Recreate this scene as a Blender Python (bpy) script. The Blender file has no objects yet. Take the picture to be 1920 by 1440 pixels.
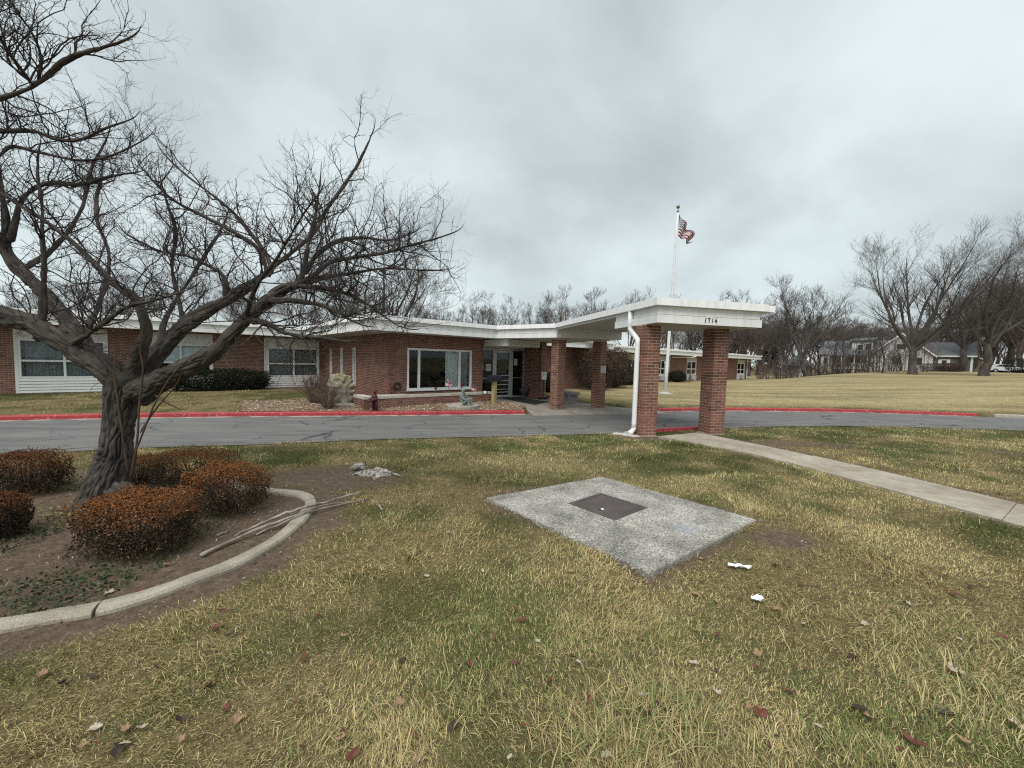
import bpy, math, random
import numpy as np
from mathutils import Matrix, Vector

# ------------------------------------------------------------------ camera, sky, sun, exposure
scene = bpy.context.scene
RNG = np.random.default_rng(7)
random.seed(7)
F_PX, PITCH, ROLL, CAM_H = 738.0, math.radians(3.5), math.radians(1.47), 1.62
_c, _s = math.cos(PITCH), math.sin(PITCH)
CM = np.array([[1, 0, 0], [0, -_s, -_c], [0, _c, -_s]])
_c, _s = math.cos(ROLL), math.sin(ROLL)
CM = np.array([[_c, -_s, 0], [_s, _c, 0], [0, 0, 1]]) @ CM      # world -> camera (x right, y down, z forward)
CP = np.array([0, 0, CAM_H])

cam_d = bpy.data.cameras.new('camera')
cam_d.sensor_width = 36.0
cam_d.lens = 36.0 * F_PX / 1920.0
cam_d.clip_start, cam_d.clip_end = 0.05, 2000
cam = bpy.data.objects.new('camera', cam_d)
scene.collection.objects.link(cam)
_R = np.array([CM[0], -CM[1], -CM[2]]).T
_mw = Matrix([list(_R[i]) + [CP[i]] for i in range(3)] + [[0, 0, 0, 1]])
cam.matrix_world = _mw
scene.camera = cam
scene.view_settings.view_transform = 'Standard'
scene.view_settings.look = 'None'
scene.view_settings.gamma = 1.0
scene.view_settings.exposure = 1.05
scene.cycles.use_denoising = False
scene.cycles.use_adaptive_sampling = False
scene.cycles.filter_width = 1.15
scene.cycles.max_bounces = 6
scene.cycles.transparent_max_bounces = 12

SUN_EL, SUN_AZ = math.radians(55), math.radians(200)     # azimuth from +Y, clockwise: behind the camera
world = bpy.data.worlds.new('World')
scene.world = world
world.use_nodes = True
wn, wl = world.node_tree.nodes, world.node_tree.links
wn.clear()
w_out = wn.new('ShaderNodeOutputWorld')
w_mix = wn.new('ShaderNodeMixShader')
w_sky = wn.new('ShaderNodeTexSky')
w_sky.sky_type = 'NISHITA'
w_sky.sun_disc = False
w_sky.sun_elevation = SUN_EL
w_sky.sun_rotation = SUN_AZ
w_b1 = wn.new('ShaderNodeBackground'); w_b1.inputs[1].default_value = 0.1
wl.new(w_sky.outputs[0], w_b1.inputs[0])
# the cloud deck: noise on a flat layer overhead, so that it closes up towards the horizon
w_tc = wn.new('ShaderNodeTexCoord')
w_sep = wn.new('ShaderNodeSeparateXYZ'); wl.new(w_tc.outputs['Generated'], w_sep.inputs[0])
def wmath(op, a, b=None):
    n = wn.new('ShaderNodeMath'); n.operation = op
    for i, v in enumerate((a, b)):
        if v is None: continue
        if isinstance(v, (int, float)): n.inputs[i].default_value = v
        else: wl.new(v, n.inputs[i])
    return n.outputs[0]
w_den = wmath('ADD', wmath('MAXIMUM', w_sep.outputs[2], 0.0), 0.55)
w_cmb = wn.new('ShaderNodeCombineXYZ')
wl.new(wmath('DIVIDE', w_sep.outputs[0], w_den), w_cmb.inputs[0])
wl.new(wmath('DIVIDE', w_sep.outputs[1], w_den), w_cmb.inputs[1])
w_map = wn.new('ShaderNodeMapping')
w_map.inputs['Location'].default_value = (0.35, 1.9, 0.0)
w_map.inputs['Scale'].default_value = (1.5, 1.7, 1.0)
wl.new(w_cmb.outputs[0], w_map.inputs[0])
w_n1 = wn.new('ShaderNodeTexNoise'); w_n1.inputs['Scale'].default_value = 1.1
w_n1.inputs['Detail'].default_value = 6; w_n1.inputs['Roughness'].default_value = 0.5; w_n1.inputs['Distortion'].default_value = 0.2
wl.new(w_map.outputs[0], w_n1.inputs['Vector'])
w_rmp = wn.new('ShaderNodeValToRGB')
w_rmp.color_ramp.interpolation = 'B_SPLINE'
w_rmp.color_ramp.elements[0].position = 0.30; w_rmp.color_ramp.elements[0].color = (0.20, 0.226, 0.23, 1)
w_rmp.color_ramp.elements[1].position = 0.68; w_rmp.color_ramp.elements[1].color = (0.485, 0.540, 0.542, 1)
wl.new(w_n1.outputs[0], w_rmp.inputs[0])
w_b2 = wn.new('ShaderNodeBackground'); w_b2.inputs[1].default_value = 0.92
wl.new(w_rmp.outputs[0], w_b2.inputs[0])
w_mix.inputs[0].default_value = 0.93
wl.new(w_b1.outputs[0], w_mix.inputs[1]); wl.new(w_b2.outputs[0], w_mix.inputs[2])
wl.new(w_mix.outputs[0], w_out.inputs[0])

sun_d = bpy.data.lights.new('sun', 'SUN')
sun_d.energy = 1.5
sun_d.angle = math.radians(50)
sun_d.color = (1.0, 0.97, 0.93)
sun = bpy.data.objects.new('sun', sun_d)
scene.collection.objects.link(sun)
_dir = Vector((math.sin(SUN_AZ) * math.cos(SUN_EL), math.cos(SUN_AZ) * math.cos(SUN_EL), math.sin(SUN_EL)))
sun.rotation_euler = _dir.to_track_quat('Z', 'Y').to_euler()
sun.location = (0, 0, 30)

# ------------------------------------------------------------------ helpers: photo pixel -> place
def proj(p):
    q = CM @ (np.asarray(p, float) - CP)
    return 960 + F_PX * q[0] / q[2], 720 + F_PX * q[1] / q[2]
def ray(x, y): return CM.T @ np.array([(x - 960) / F_PX, (y - 720) / F_PX, 1.0])
def onz(x, y, z=0.0):
    d = ray(x, y); return CP + d * ((z - CAM_H) / d[2])
def ony(x, y, Y):
    d = ray(x, y); return CP + d * (Y / d[1])
YAW = math.radians(39.8)                                   # the building stands turned to the view
BU = np.array([math.cos(YAW), math.sin(YAW), 0]); BV = np.array([-math.sin(YAW), math.cos(YAW), 0])
def onpl(x, y, n, dd):
    d = ray(x, y); return CP + d * ((dd - n @ CP) / (n @ d))
def onv(x, y, v):
    p = onpl(x, y, BV, v); return np.array([p @ BU, v, p[2]])
def onu(x, y, u):
    p = onpl(x, y, BU, u); return np.array([u, p @ BV, p[2]])
def uvw(u, v, z=0.0): return BU * u + BV * v + np.array([0, 0, z])

# ------------------------------------------------------------------ noise in numpy
def _hash(i, j, k, seed):
    h = (i * 374761393 + j * 668265263 + k * 2147483647 + seed * 1274126177) & 0xFFFFFFFF
    h = ((h ^ (h >> 13)) * 1274126177) & 0xFFFFFFFF
    return ((h ^ (h >> 16)) & 0xFFFF) / 65535.0
def vnoise(p, seed=0):
    p = np.asarray(p, float); i = np.floor(p).astype(np.int64); f = p - i; f = f * f * (3 - 2 * f)
    r = 0
    for a in (0, 1):
        for b in (0, 1):
            for c in (0, 1):
                w = (f[..., 0] if a else 1 - f[..., 0]) * (f[..., 1] if b else 1 - f[..., 1]) * (f[..., 2] if c else 1 - f[..., 2])
                r = r + w * _hash(i[..., 0] + a, i[..., 1] + b, i[..., 2] + c, seed)
    return r
def fbm(p, seed=0, oct=4):
    p = np.asarray(p, float); r, a, t = 0, 1.0, 0
    for o in range(oct):
        r = r + a * vnoise(p * 2 ** o, seed + o * 17); t += a; a *= 0.5
    return r / t
def n2(x, y, s, seed=0, oct=3): return fbm(np.stack([x * s, y * s, np.zeros_like(x) + 0.37], -1), seed, oct)
def sstep(a, b, x):
    t = np.clip((x - a) / (b - a), 0, 1); return t * t * (3 - 2 * t)

# ------------------------------------------------------------------ helpers: meshes and objects
COL = scene.collection
class MB:
    """collects pieces of one mesh"""
    def __init__(self): self.v, self.f, self.n, self.a = [], [], 0, []
    def add(self, V, Fc, attr=None):
        V = np.asarray(V, float).reshape(-1, 3); Fc = np.asarray(Fc, int)
        self.v.append(V); self.f.append(Fc + self.n); self.n += len(V)
        self.a.append(self._at(attr, len(V)))
        return self
    @staticmethod
    def _at(attr, n):
        a = np.asarray(0.5 if attr is None else attr, float)
        if a.ndim == 0: return np.full(n, float(a))
        if a.ndim == 1 and len(a) == 3 and n != 3: return np.tile(a, (n, 1))
        return a
    BOXF = np.array([[0, 3, 2, 1], [4, 5, 6, 7], [0, 1, 5, 4], [1, 2, 6, 5], [2, 3, 7, 6], [3, 0, 4, 7]])
    def hexa(self, V, attr=None):
        V = np.asarray(V, float)
        vol = np.dot(np.cross(V[1] - V[0], V[3] - V[0]), V[4] - V[0])
        return self.add(V, self.BOXF if vol > 0 else self.BOXF[:, ::-1], attr)
    def box(self, x0, x1, y0, y1, z0, z1, fn=None, attr=None):
        V = [(x0, y0, z0), (x1, y0, z0), (x1, y1, z0), (x0, y1, z0), (x0, y0, z1), (x1, y0, z1), (x1, y1, z1), (x0, y1, z1)]
        if fn: V = [fn(*p) for p in V]
        return self.hexa(V, attr)
    def bar(self, p, q, w, h, up=(0, 0, 1), attr=None):
        p, q = np.asarray(p, float), np.asarray(q, float); d = q - p; d = d / np.linalg.norm(d)
        s = np.cross(d, np.asarray(up, float))
        if np.linalg.norm(s) < 1e-4: s = np.cross(d, (1, 0, 0))
        s = s / np.linalg.norm(s); t = np.cross(s, d)
        s, t = s * w / 2, t * h / 2
        return self.hexa([p - s - t, p + s - t, p + s + t, p - s + t, q - s - t, q + s - t, q + s + t, q - s + t], attr)
    def prism(self, poly, z0, z1, attr=None):
        n = len(poly); a = sum(poly[i][0] * poly[(i + 1) % n][1] - poly[(i + 1) % n][0] * poly[i][1] for i in range(n))
        if a < 0: poly = poly[::-1]
        base = self.n
        V = [(x, y, z0) for x, y in poly] + [(x, y, z1) for x, y in poly]
        self.v.append(np.array(V, float)); self.n += 2 * n; self.a.append(self._at(attr, 2 * n))
        self.f.append(np.array([[base + i, base + (i + 1) % n, base + n + (i + 1) % n, base + n + i] for i in range(n)]))
        self.f.append([list(range(base + n, base + 2 * n)), list(range(base + n - 1, base - 1, -1))])
        return self
    def tube(self, path, rad, n=8, cap=True, attr=None, squash=None):
        P = np.asarray(path, float); K = len(P); R = np.broadcast_to(np.asarray(rad, float), (K,))
        T = np.gradient(P, axis=0); T /= np.linalg.norm(T, axis=1)[:, None] + 1e-9
        s = np.cross(T[0], (0, 0, 1)); s = s if np.linalg.norm(s) > 0.1 else np.cross(T[0], (1, 0, 0)); s /= np.linalg.norm(s)
        V = []
        for k in range(K):
            s = s - T[k] * (s @ T[k]); s /= np.linalg.norm(s) + 1e-9; t = np.cross(T[k], s)
            a = np.arange(n) * 2 * math.pi / n
            V.append(P[k] + R[k] * (np.cos(a)[:, None] * s + np.sin(a)[:, None] * t))
        V = np.concatenate(V)
        i = np.arange(K - 1)[:, None] * n; j = np.arange(n)[None]; j2 = (j + 1) % n
        Fc = np.stack([i + j, i + j2, i + n + j2, i + n + j], -1).reshape(-1, 4)
        b = self.n
        self.add(V, Fc, attr)
        if cap:
            self.f.append([list(range(b + n - 1, b - 1, -1)), list(range(b + (K - 1) * n, b + K * n))])
        return self
    def lathe(self, prof, c=(0, 0, 0), n=20, attr=None):
        V = [];
        for r, z in prof:
            for k in range(n):
                a = k * 2 * math.pi / n; V.append((c[0] + r * math.cos(a), c[1] + r * math.sin(a), c[2] + z))
        K = len(prof); i = np.arange(K - 1)[:, None] * n; j = np.arange(n)[None]; j2 = (j + 1) % n
        b = self.n
        self.add(V, np.stack([i + j, i + j2, i + n + j2, i + n + j], -1).reshape(-1, 4), attr)
        self.f.append([list(range(b + n - 1, b - 1, -1)), list(range(b + (K - 1) * n, b + K * n))])
        return self
    def ball(self, c, r, n=12, m=8, attr=None):
        r = np.broadcast_to(np.asarray(r, float), (3,))
        V = [(c[0], c[1], c[2] - r[2])]
        for i in range(1, m):
            p = math.pi * i / m
            for k in range(n):
                a = 2 * math.pi * k / n
                V.append((c[0] + r[0] * math.sin(p) * math.cos(a), c[1] + r[1] * math.sin(p) * math.sin(a), c[2] - r[2] * math.cos(p)))
        V.append((c[0], c[1], c[2] + r[2])); L = len(V) - 1
        b = self.n; self.add(V, np.zeros((0, 4), int), attr)
        q = []
        for k in range(n):
            k2 = (k + 1) % n
            q.append([b, b + 1 + k2, b + 1 + k]); q.append([b + L, b + 1 + (m - 2) * n + k, b + 1 + (m - 2) * n + k2])
            for i in range(m - 2): q.append([b + 1 + i * n + k, b + 1 + i * n + k2, b + 1 + (i + 1) * n + k2, b + 1 + (i + 1) * n + k])
        self.f.append(q); return self
    def mesh(self, name, smooth=False, attr=None):
        me = bpy.data.meshes.new(name)
        V = np.concatenate(self.v) if self.v else np.zeros((0, 3))
        loops, tot = [], []
        for Fc in self.f:
            if isinstance(Fc, np.ndarray):
                if Fc.size: loops.append(Fc.ravel()); tot.append(np.full(len(Fc), Fc.shape[1]))
            else:
                for q in Fc: loops.append(np.array(q)); tot.append(np.array([len(q)]))
        loops, tot = np.concatenate(loops), np.concatenate(tot)
        me.vertices.add(len(V)); me.vertices.foreach_set('co', V.ravel())
        me.loops.add(len(loops)); me.loops.foreach_set('vertex_index', loops.astype(np.int32))
        me.polygons.add(len(tot)); st = np.concatenate([[0], np.cumsum(tot)[:-1]])
        me.polygons.foreach_set('loop_start', st.astype(np.int32)); me.polygons.foreach_set('loop_total', tot.astype(np.int32))
        me.update(calc_edges=True)
        me.polygons.foreach_set('use_smooth', np.full(len(tot), bool(smooth)))
        if attr:
            A = np.concatenate(self.a)
            if A.ndim == 2:
                if A.shape[1] == 3: A = np.concatenate([A, np.ones((len(A), 1))], 1)
                at = me.attributes.new(attr, 'FLOAT_COLOR', 'POINT'); at.data.foreach_set('color', A.astype(np.float32).ravel())
            else:
                at = me.attributes.new(attr, 'FLOAT', 'POINT'); at.data.foreach_set('value', A.astype(np.float32))
        return me
def link(name, data, parent=None, loc=None, rotz=0.0):
    o = bpy.data.objects.new(name, data); COL.objects.link(o)
    if parent is not None: o.parent = parent
    if loc is not None: o.location = tuple(loc)
    if rotz: o.rotation_euler = (0, 0, rotz)
    return o
def build(name, mb, m, parent=None, loc=None, rotz=0.0, smooth=False, attr=None, kind=None):
    me = mb.mesh(name, smooth, attr)
    for mm in (m if isinstance(m, (list, tuple)) else [m]): me.materials.append(mm)
    o = link(name, me, parent, loc, rotz)
    if kind: o['kind'] = kind
    return o
def tag(o, label=None, cat=None, group=None, kind=None):
    if label: o['label'] = label
    if cat: o['category'] = cat
    if group: o['group'] = group
    if kind: o['kind'] = kind
    return o
def thing(name, label, cat, loc, rotz=0.0, group=None):
    return tag(link(name, None, None, loc, rotz), label, cat, group)
def copy_tree(o, parent=None):
    c = o.copy(); COL.objects.link(c)
    if parent is not None: c.parent = parent
    for ch in list(o.children): copy_tree(ch, c)
    return c

# ------------------------------------------------------------------ materials
MATS = {}
def mat(name, col=(0.5, 0.5, 0.5), col2=None, rough=0.8, scale=4.0, detail=5, bump=0.0, bscale=None, spec=0.3, metal=0.0,
        stretch=(1, 1, 1), coord='obj', rmin=0.35, rmax=0.65, objrand=None, attr=None, attrcol=None, bdist=0.01, extra=None):
    """principled surface: two colours mixed by noise, optional bump, optional per-piece tint"""
    if name in MATS: return MATS[name]
    m = bpy.data.materials.new(name); m.use_nodes = True; MATS[name] = m
    N, L = m.node_tree.nodes, m.node_tree.links
    b = N['Principled BSDF']
    b.inputs['Roughness'].default_value = rough; b.inputs['Metallic'].default_value = metal
    b.inputs['Specular IOR Level'].default_value = spec
    if attr == 'bk':
        ca = N.new('ShaderNodeAttribute'); ca.attribute_name = 'bk'; cv = ca.outputs['Vector']
    elif coord == 'obj': cv = N.new('ShaderNodeTexCoord').outputs['Object']
    else: cv = N.new('ShaderNodeNewGeometry').outputs['Position']
    mp = N.new('ShaderNodeMapping'); mp.inputs['Scale'].default_value = stretch; L.new(cv, mp.inputs[0]); cv = mp.outputs[0]
    def noise(sc, de, ro=0.55):
        n = N.new('ShaderNodeTexNoise'); n.inputs['Scale'].default_value = sc; n.inputs['Detail'].default_value = de
        n.inputs['Roughness'].default_value = ro; L.new(cv, n.inputs['Vector']); return n.outputs[0]
    def mix(f, a, c, mode='MIX'):
        x = N.new('ShaderNodeMix'); x.data_type = 'RGBA'; x.blend_type = mode
        for i, v in ((0, f), (6, a), (7, c)):
            if isinstance(v, (int, float)): x.inputs[i].default_value = v
            elif isinstance(v, tuple): x.inputs[i].default_value = v if len(v) == 4 else v + (1,)
            else: L.new(v, x.inputs[i])
        return x.outputs[2]
    def ramp(f, stops):
        r = N.new('ShaderNodeValToRGB'); e = r.color_ramp.elements
        while len(e) < len(stops): e.new(0.5)
        for i, (p, c) in enumerate(stops): e[i].position = p; e[i].color = c + (1,) if len(c) == 3 else c
        L.new(f, r.inputs[0]); return r.outputs[0]
    out = col + (1,)
    if col2 is not None:
        f = N.new('ShaderNodeMapRange'); f.inputs[1].default_value = rmin; f.inputs[2].default_value = rmax
        L.new(noise(scale, detail), f.inputs[0]); out = mix(f.outputs[0], col, col2)
    if attrcol:
        ca = N.new('ShaderNodeAttribute'); ca.attribute_name = attrcol
        out = mix(1.0, ca.outputs['Color'], out if col2 is not None else col, 'MULTIPLY') if col2 is not None else ca.outputs['Color']
    if objrand:
        if objrand[0] == 'object': rv = N.new('ShaderNodeObjectInfo').outputs['Random']
        else:
            ra = N.new('ShaderNodeAttribute'); ra.attribute_name = 'rnd'; rv = ra.outputs['Fac']
        rc = ramp(rv, objrand[1])
        out = mix(1.0, rc, out, 'MULTIPLY') if col2 is not None else rc
    if extra: out = extra(N, L, cv, out, mix, noise, ramp)
    if isinstance(out, tuple): b.inputs['Base Color'].default_value = out
    else: L.new(out, b.inputs['Base Color'])
    if bump:
        bn = N.new('ShaderNodeBump'); bn.inputs['Strength'].default_value = bump; bn.inputs['Distance'].default_value = bdist
        L.new(noise(bscale or scale * 4, 6, 0.65), bn.inputs['Height']); L.new(bn.outputs[0], b.inputs['Normal'])
    return m
# ------------------------------------------------------------------ the lie of the land
def px_line(pts, z): return [tuple(onz(x, y, z)) for x, y in pts]
NEAR = [(-9.3, -8, -.05), (-9.3, 0, -.05), (-9.2, 3, -.05), (-8.8, 4.6, -.05)] + px_line(
    [(-100, 863), (0, 853), (135, 845), (270, 838), (480, 832), (700, 823), (900, 818), (1180, 811), (1232, 808), (1308, 804), (1360, 802),
     (1450, 799), (1560, 798), (1700, 800), (1920, 807), (2100, 816)], -.05) + [(19.5, 9.8, -.05), (21.5, 7.5, -.05), (22.5, 4, -.05), (22.5, -8, -.05)]
FAR = [(-15.8, -8, -.34), (-15.8, 2, -.34), (-15.6, 6, -.34), (-15.0, 8.6, -.34)] + px_line(
    [(-100, 796), (0, 790), (350, 783), (700, 780), (985, 777), (1110, 775.5), (1235, 772.5), (1310, 770.8), (1370, 770.8), (1600, 773.5), (1835, 781.5), (1920, 784.5),
     (2100, 793)], -.34) + [(28.2, 14, -.34), (30, 10, -.34), (30.5, 5, -.34), (30.5, -8, -.34)]
def catmull(P, n=8):
    P = np.asarray(P, float); Q = np.vstack([2 * P[0] - P[1], P, 2 * P[-1] - P[-2]]); out = []
    for i in range(1, len(Q) - 2):
        a, b, c, d = Q[i - 1:i + 3]
        for t in np.arange(n) / n:
            out.append(0.5 * (2 * b + (c - a) * t + (2 * a - 5 * b + 4 * c - d) * t * t + (3 * b - a - 3 * c + d) * t ** 3))
    out.append(Q[-2]); return np.array(out)
NEARC, FARC = catmull(NEAR, 4), catmull(FAR, 4)
def sdist(poly, X, Y):
    """signed distance to a polyline (positive on its left side)"""
    P = np.asarray(poly)[:, :2]; sh = X.shape; x, y = X.ravel(), Y.ravel()
    best, sg = np.full(len(x), 1e18), np.ones(len(x))
    for a, b in zip(P[:-1], P[1:]):
        d = b - a; L2 = d @ d + 1e-12
        t = np.clip(((x - a[0]) * d[0] + (y - a[1]) * d[1]) / L2, 0, 1)
        ex, ey = x - a[0] - t * d[0], y - a[1] - t * d[1]; q = ex * ex + ey * ey
        m = q < best - 1e-9; best = np.where(m, q, best)
        sg = np.where(m, np.where(d[0] * (y - a[1]) - d[1] * (x - a[0]) >= 0, 1, -1), sg)
    return (np.sqrt(best) * sg).reshape(sh)
def inpoly(poly, X, Y):
    r = np.zeros(X.shape, bool); n = len(poly)
    for i in range(n):
        x0, y0 = poly[i][:2]; x1, y1 = poly[(i + 1) % n][:2]
        if y0 == y1: continue
        c = ((y0 > Y) != (y1 > Y)) & (X < (x1 - x0) * (Y - y0) / (y1 - y0) + x0); r ^= c
    return r
def G(X, Y, bumps=True):
    X, Y = np.atleast_1d(np.asarray(X, float)), np.atleast_1d(np.asarray(Y, float))
    dn, df = sdist(NEARC, X, Y), sdist(FARC, X, Y)
    u, v = X * BU[0] + Y * BU[1], X * BV[0] + Y * BV[1]
    lawn = -0.05 * sstep(-3.0, 0, dn)
    if bumps: lawn = lawn + (n2(X, Y, 1.1, 3) - 0.5) * 0.05 * sstep(0, -1.0, dn)
    road = -0.05 - 0.29 * np.clip(dn / np.maximum(dn - df, 0.05), 0, 1)
    rise = sstep(25, 62, u) * sstep(19, 9, v) * 1.25 + sstep(62, 90, u) * 0.5
    far = -0.215 + 0.07 * sstep(0, 1.2, df) * sstep(16, 8, u) + 0.08 * sstep(0.5, 6, df) * sstep(16, 24, u) + rise
    if bumps: far = far + (n2(X, Y, 0.5, 5) - 0.5) * 0.05 * sstep(0.3, 2, df)
    z = np.where(df > 0, far, np.where(dn > 0, road, lawn))
    return z
def g1(x, y):
    """ground height at one point, read from the grid"""
    i = min(max(int(np.searchsorted(gx, x)) - 1, 0), len(gx) - 2); j = min(max(int(np.searchsorted(gy, y)) - 1, 0), len(gy) - 2)
    a = (x - gx[i]) / (gx[i + 1] - gx[i]); b = (y - gy[j]) / (gy[j + 1] - gy[j])
    return float((GZ0[j, i] * (1 - a) + GZ0[j, i + 1] * a) * (1 - b) + (GZ0[j + 1, i] * (1 - a) + GZ0[j + 1, i + 1] * a) * b)
def gpx(x, y):
    """the point of the ground under a photo pixel"""
    z = 0.0
    for _ in range(12):
        p = onz(x, y, z); z = 0.5 * z + 0.5 * g1(p[0], p[1])
    p = onz(x, y, z); return np.array([p[0], p[1], g1(p[0], p[1])])

# outlines on the near lawn
EDGE = catmull([(-7.5, 1.9), (-5.2, 1.95), (-3.6, 2.02)] + [tuple(onz(x, y, .05)[:2]) for x, y in
    ((0, 1162), (110, 1143), (215, 1125), (330, 1090), (450, 1045), (520, 1005), (565, 965), (583, 935), (560, 922), (505, 918))] + [(-3.2, 4.62), (-3.7, 4.95)], 8)
BED = [tuple(p) for p in EDGE] + [(-4.6, 5.3), (-7.5, 5.0)]
PAD = [tuple(onz(x, y, 0.03)[:2]) for x, y in ((912, 932), (1128, 893), (1418, 973), (1218, 1072))]
WALK_L = [tuple(onz(x, y, 0)[:2]) for x, y in ((1233, 817), (1418, 854), (1675, 923), (1920, 990))]
WALK_R = [tuple(onz(x, y, 0)[:2]) for x, y in ((1308, 810), (1488, 849), (1675, 891), (1920, 949))]
def ext(P, d):
    a, b = np.array(P[-2]), np.array(P[-1]); return P + [tuple(b + (b - a) / np.linalg.norm(b - a) * d)]
WALK_L, WALK_R = ext(WALK_L, 4), ext(WALK_R, 4)
WALK = WALK_L + WALK_R[::-1]
def dirt_mask(X, Y):
    wob = (n2(X, Y, 3.0, 11) - 0.5) * 0.5
    de = np.abs(sdist(EDGE, X, Y)); bed = inpoly(BED, X, Y)
    m = np.where(bed, 1.0, 0.0)
    m = np.maximum(m, sstep(0.50, 0.2, de + wob + np.clip(-(X + 2.4), 0, 1) * -0.0))
    r = np.hypot((X + 2.3) / 1.05, (Y - 5.15) / 0.65); m = np.maximum(m, sstep(1.15, 0.6, r + wob * 1.2))
    dp = np.abs(sdist(PAD + [PAD[0]], X, Y)); m = np.maximum(m, 0.85 * sstep(0.2, 0.05, dp + wob * .5) * sstep(.42, .58, n2(X, Y, 1.6, 77)))
    r = np.hypot((X - 2.55) / 0.38, (Y - 3.6) / 0.24); m = np.maximum(m, sstep(1.2, 0.6, r + wob))
    dw = sdist(WALK_R, X, Y); m = np.maximum(m, 0.9 * sstep(0.36, 0.1, np.abs(dw) + wob * .6))
    r = np.hypot((X - 3.2) / 0.75, (Y - 8.75) / 0.35); m = np.maximum(m, sstep(1.2, 0.7, r + wob))
    r = np.hypot((X - 6.1) / 1.2, (Y - 8.3) / 0.5); m = np.maximum(m, 0.8 * sstep(1.1, 0.6, r + wob))
    m = np.maximum(m, 0.7 * sstep(0.72, 0.8, n2(X, Y, 0.9, 23)) * (Y > 2.5))
    return m
def straw_mask(X, Y):
    """where the lawn has gone straw-coloured (1) or stayed green (0)"""
    a = n2(X, Y, 0.55, 31, 4); b = n2(X, Y, 2.2, 37, 3)
    s = sstep(0.38, 0.60, 0.55 * a + 0.45 * b)
    s = np.maximum(s, 0.95 * sstep(1.3, 0.5, np.hypot((X - 0.2) / 1.5, (Y - 6.2) / 0.7) + (b - .5)))
    s = np.maximum(s, 0.9 * sstep(1.3, 0.5, np.hypot((X - 2.4) / 1.3, (Y - 2.6) / 0.9) + (b - .5)))
    s = s * (1 - 0.75 * sstep(1.2, 0.4, np.hypot((X + 0.1) / 0.9, (Y - 2.4) / 0.8) + (b - .5)))
    s = s * (1 - 0.8 * sstep(1.2, 0.3, np.hypot((X + 3.2) / 2.2, (Y - 6.6) / 0.45) + (b - .5)))
    return np.clip(s, 0, 1)

def axis(fine, mid, lo, hi):
    a = np.concatenate([np.arange(fine[0], fine[1], 0.11), np.arange(mid[0], fine[0], 0.25), np.arange(fine[1], mid[1], 0.25)])
    st = 0.4; x = mid[1]; o = []
    while x < hi: o.append(x); x += st; st *= 1.16
    st = 0.4; x = mid[0] - .3
    while x > lo: o.append(x); x -= st; st *= 1.16
    return np.unique(np.round(np.concatenate([a, o, [lo, hi]]), 3))
gx, gy = axis((-6.5, 8), (-20, 34), -420, 420), axis((0.4, 10.5), (-3, 30), -60, 520)
GX, GY = np.meshgrid(gx, gy)
GZ0 = GZ = G(GX, GY)
dn_, df_ = sdist(NEARC, GX, GY), sdist(FARC, GX, GY)
GZ = np.where((dn_ > 0.06) & (df_ < 0.12), -0.05 - 0.29 * np.clip(dn_ / np.maximum(dn_ - df_, 0.05), 0, 1) - 0.06, GZ)
_k0, _k1 = onz(992, 777, -.34), onz(1232, 772.5, -.34)
_ap = [tuple(_k0[:2]), tuple(_k1[:2]), tuple(uvw(14.0, 9.5)[:2]), tuple(uvw(14.0, 15)[:2]), tuple(uvw(10.3, 15)[:2]), tuple(uvw(10.3, 11.6)[:2])]
GZ = np.where(inpoly(_ap, GX, GY), -0.40, GZ)
GZ = np.where(inpoly(WALK, GX, GY) | inpoly(PAD, GX, GY), GZ - 0.04, GZ)
dirt = np.where(df_ > 0, 0.0, dirt_mask(GX, GY)); straw = straw_mask(GX, GY)
def terra(N, L, cv, out, mix, noise, ramp):
    at = N.new('ShaderNodeAttribute'); at.attribute_name = 'mask'; sp = N.new('ShaderNodeSeparateColor'); L.new(at.outputs['Color'], sp.inputs[0])
    fine = ramp(noise(90, 5, .8), [(.36, (.45, .45, .45)), (.64, (1.35, 1.35, 1.35))])
    grn = mix(1.0, ramp(noise(9, 6, .7), [(0.3, (.036, .042, .013)), (0.7, (.095, .097, .034))]), fine, 'MULTIPLY')
    stw = mix(1.0, ramp(noise(11, 6, .7), [(0.3, (.105, .080, .040)), (0.7, (.28, .222, .112))]), fine, 'MULTIPLY')
    soil = mix(.8, ramp(noise(16, 8, .75), [(0.28, (.070, .050, .034)), (0.5, (.135, .100, .070)), (0.72, (.235, .182, .132))]), fine, 'MULTIPLY')
    c = mix(sp.outputs[1], grn, stw)
    mp = N.new('ShaderNodeMapping'); mp.inputs['Scale'].default_value = (.10, .55, 1); mp.inputs['Rotation'].default_value = (0, 0, -.45); L.new(cv, mp.inputs[0])
    ns = N.new('ShaderNodeTexNoise'); ns.inputs['Scale'].default_value = 1.0; ns.inputs['Detail'].default_value = 6; ns.inputs['Roughness'].default_value = .65; L.new(mp.outputs[0], ns.inputs['Vector'])
    fld = ramp(ns.outputs[0], [(.38, (.16, .14, .075)), (.47, (.31, .25, .135)), (.58, (.48, .395, .22))])
    fld = mix(.5, fld, ramp(noise(3.2, 8, .8), [(.34, (.09, .075, .045)), (.66, (.42, .34, .19))]))
    c = mix(sp.outputs[2], c, fld)
    return mix(sp.outputs[0], c, soil)
M_ground = mat('lawn_ground', rough=0.95, coord='world', bump=0.9, bscale=55, bdist=0.02, spec=0.1, extra=terra)
gm = MB(); nx, ny = len(gx), len(gy)
idx = np.arange(nx * ny).reshape(ny, nx)
field = sstep(0.2, 2.0, df_) * sstep(14, 19, GX * BU[0] + GY * BU[1]) * 0.85
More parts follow.
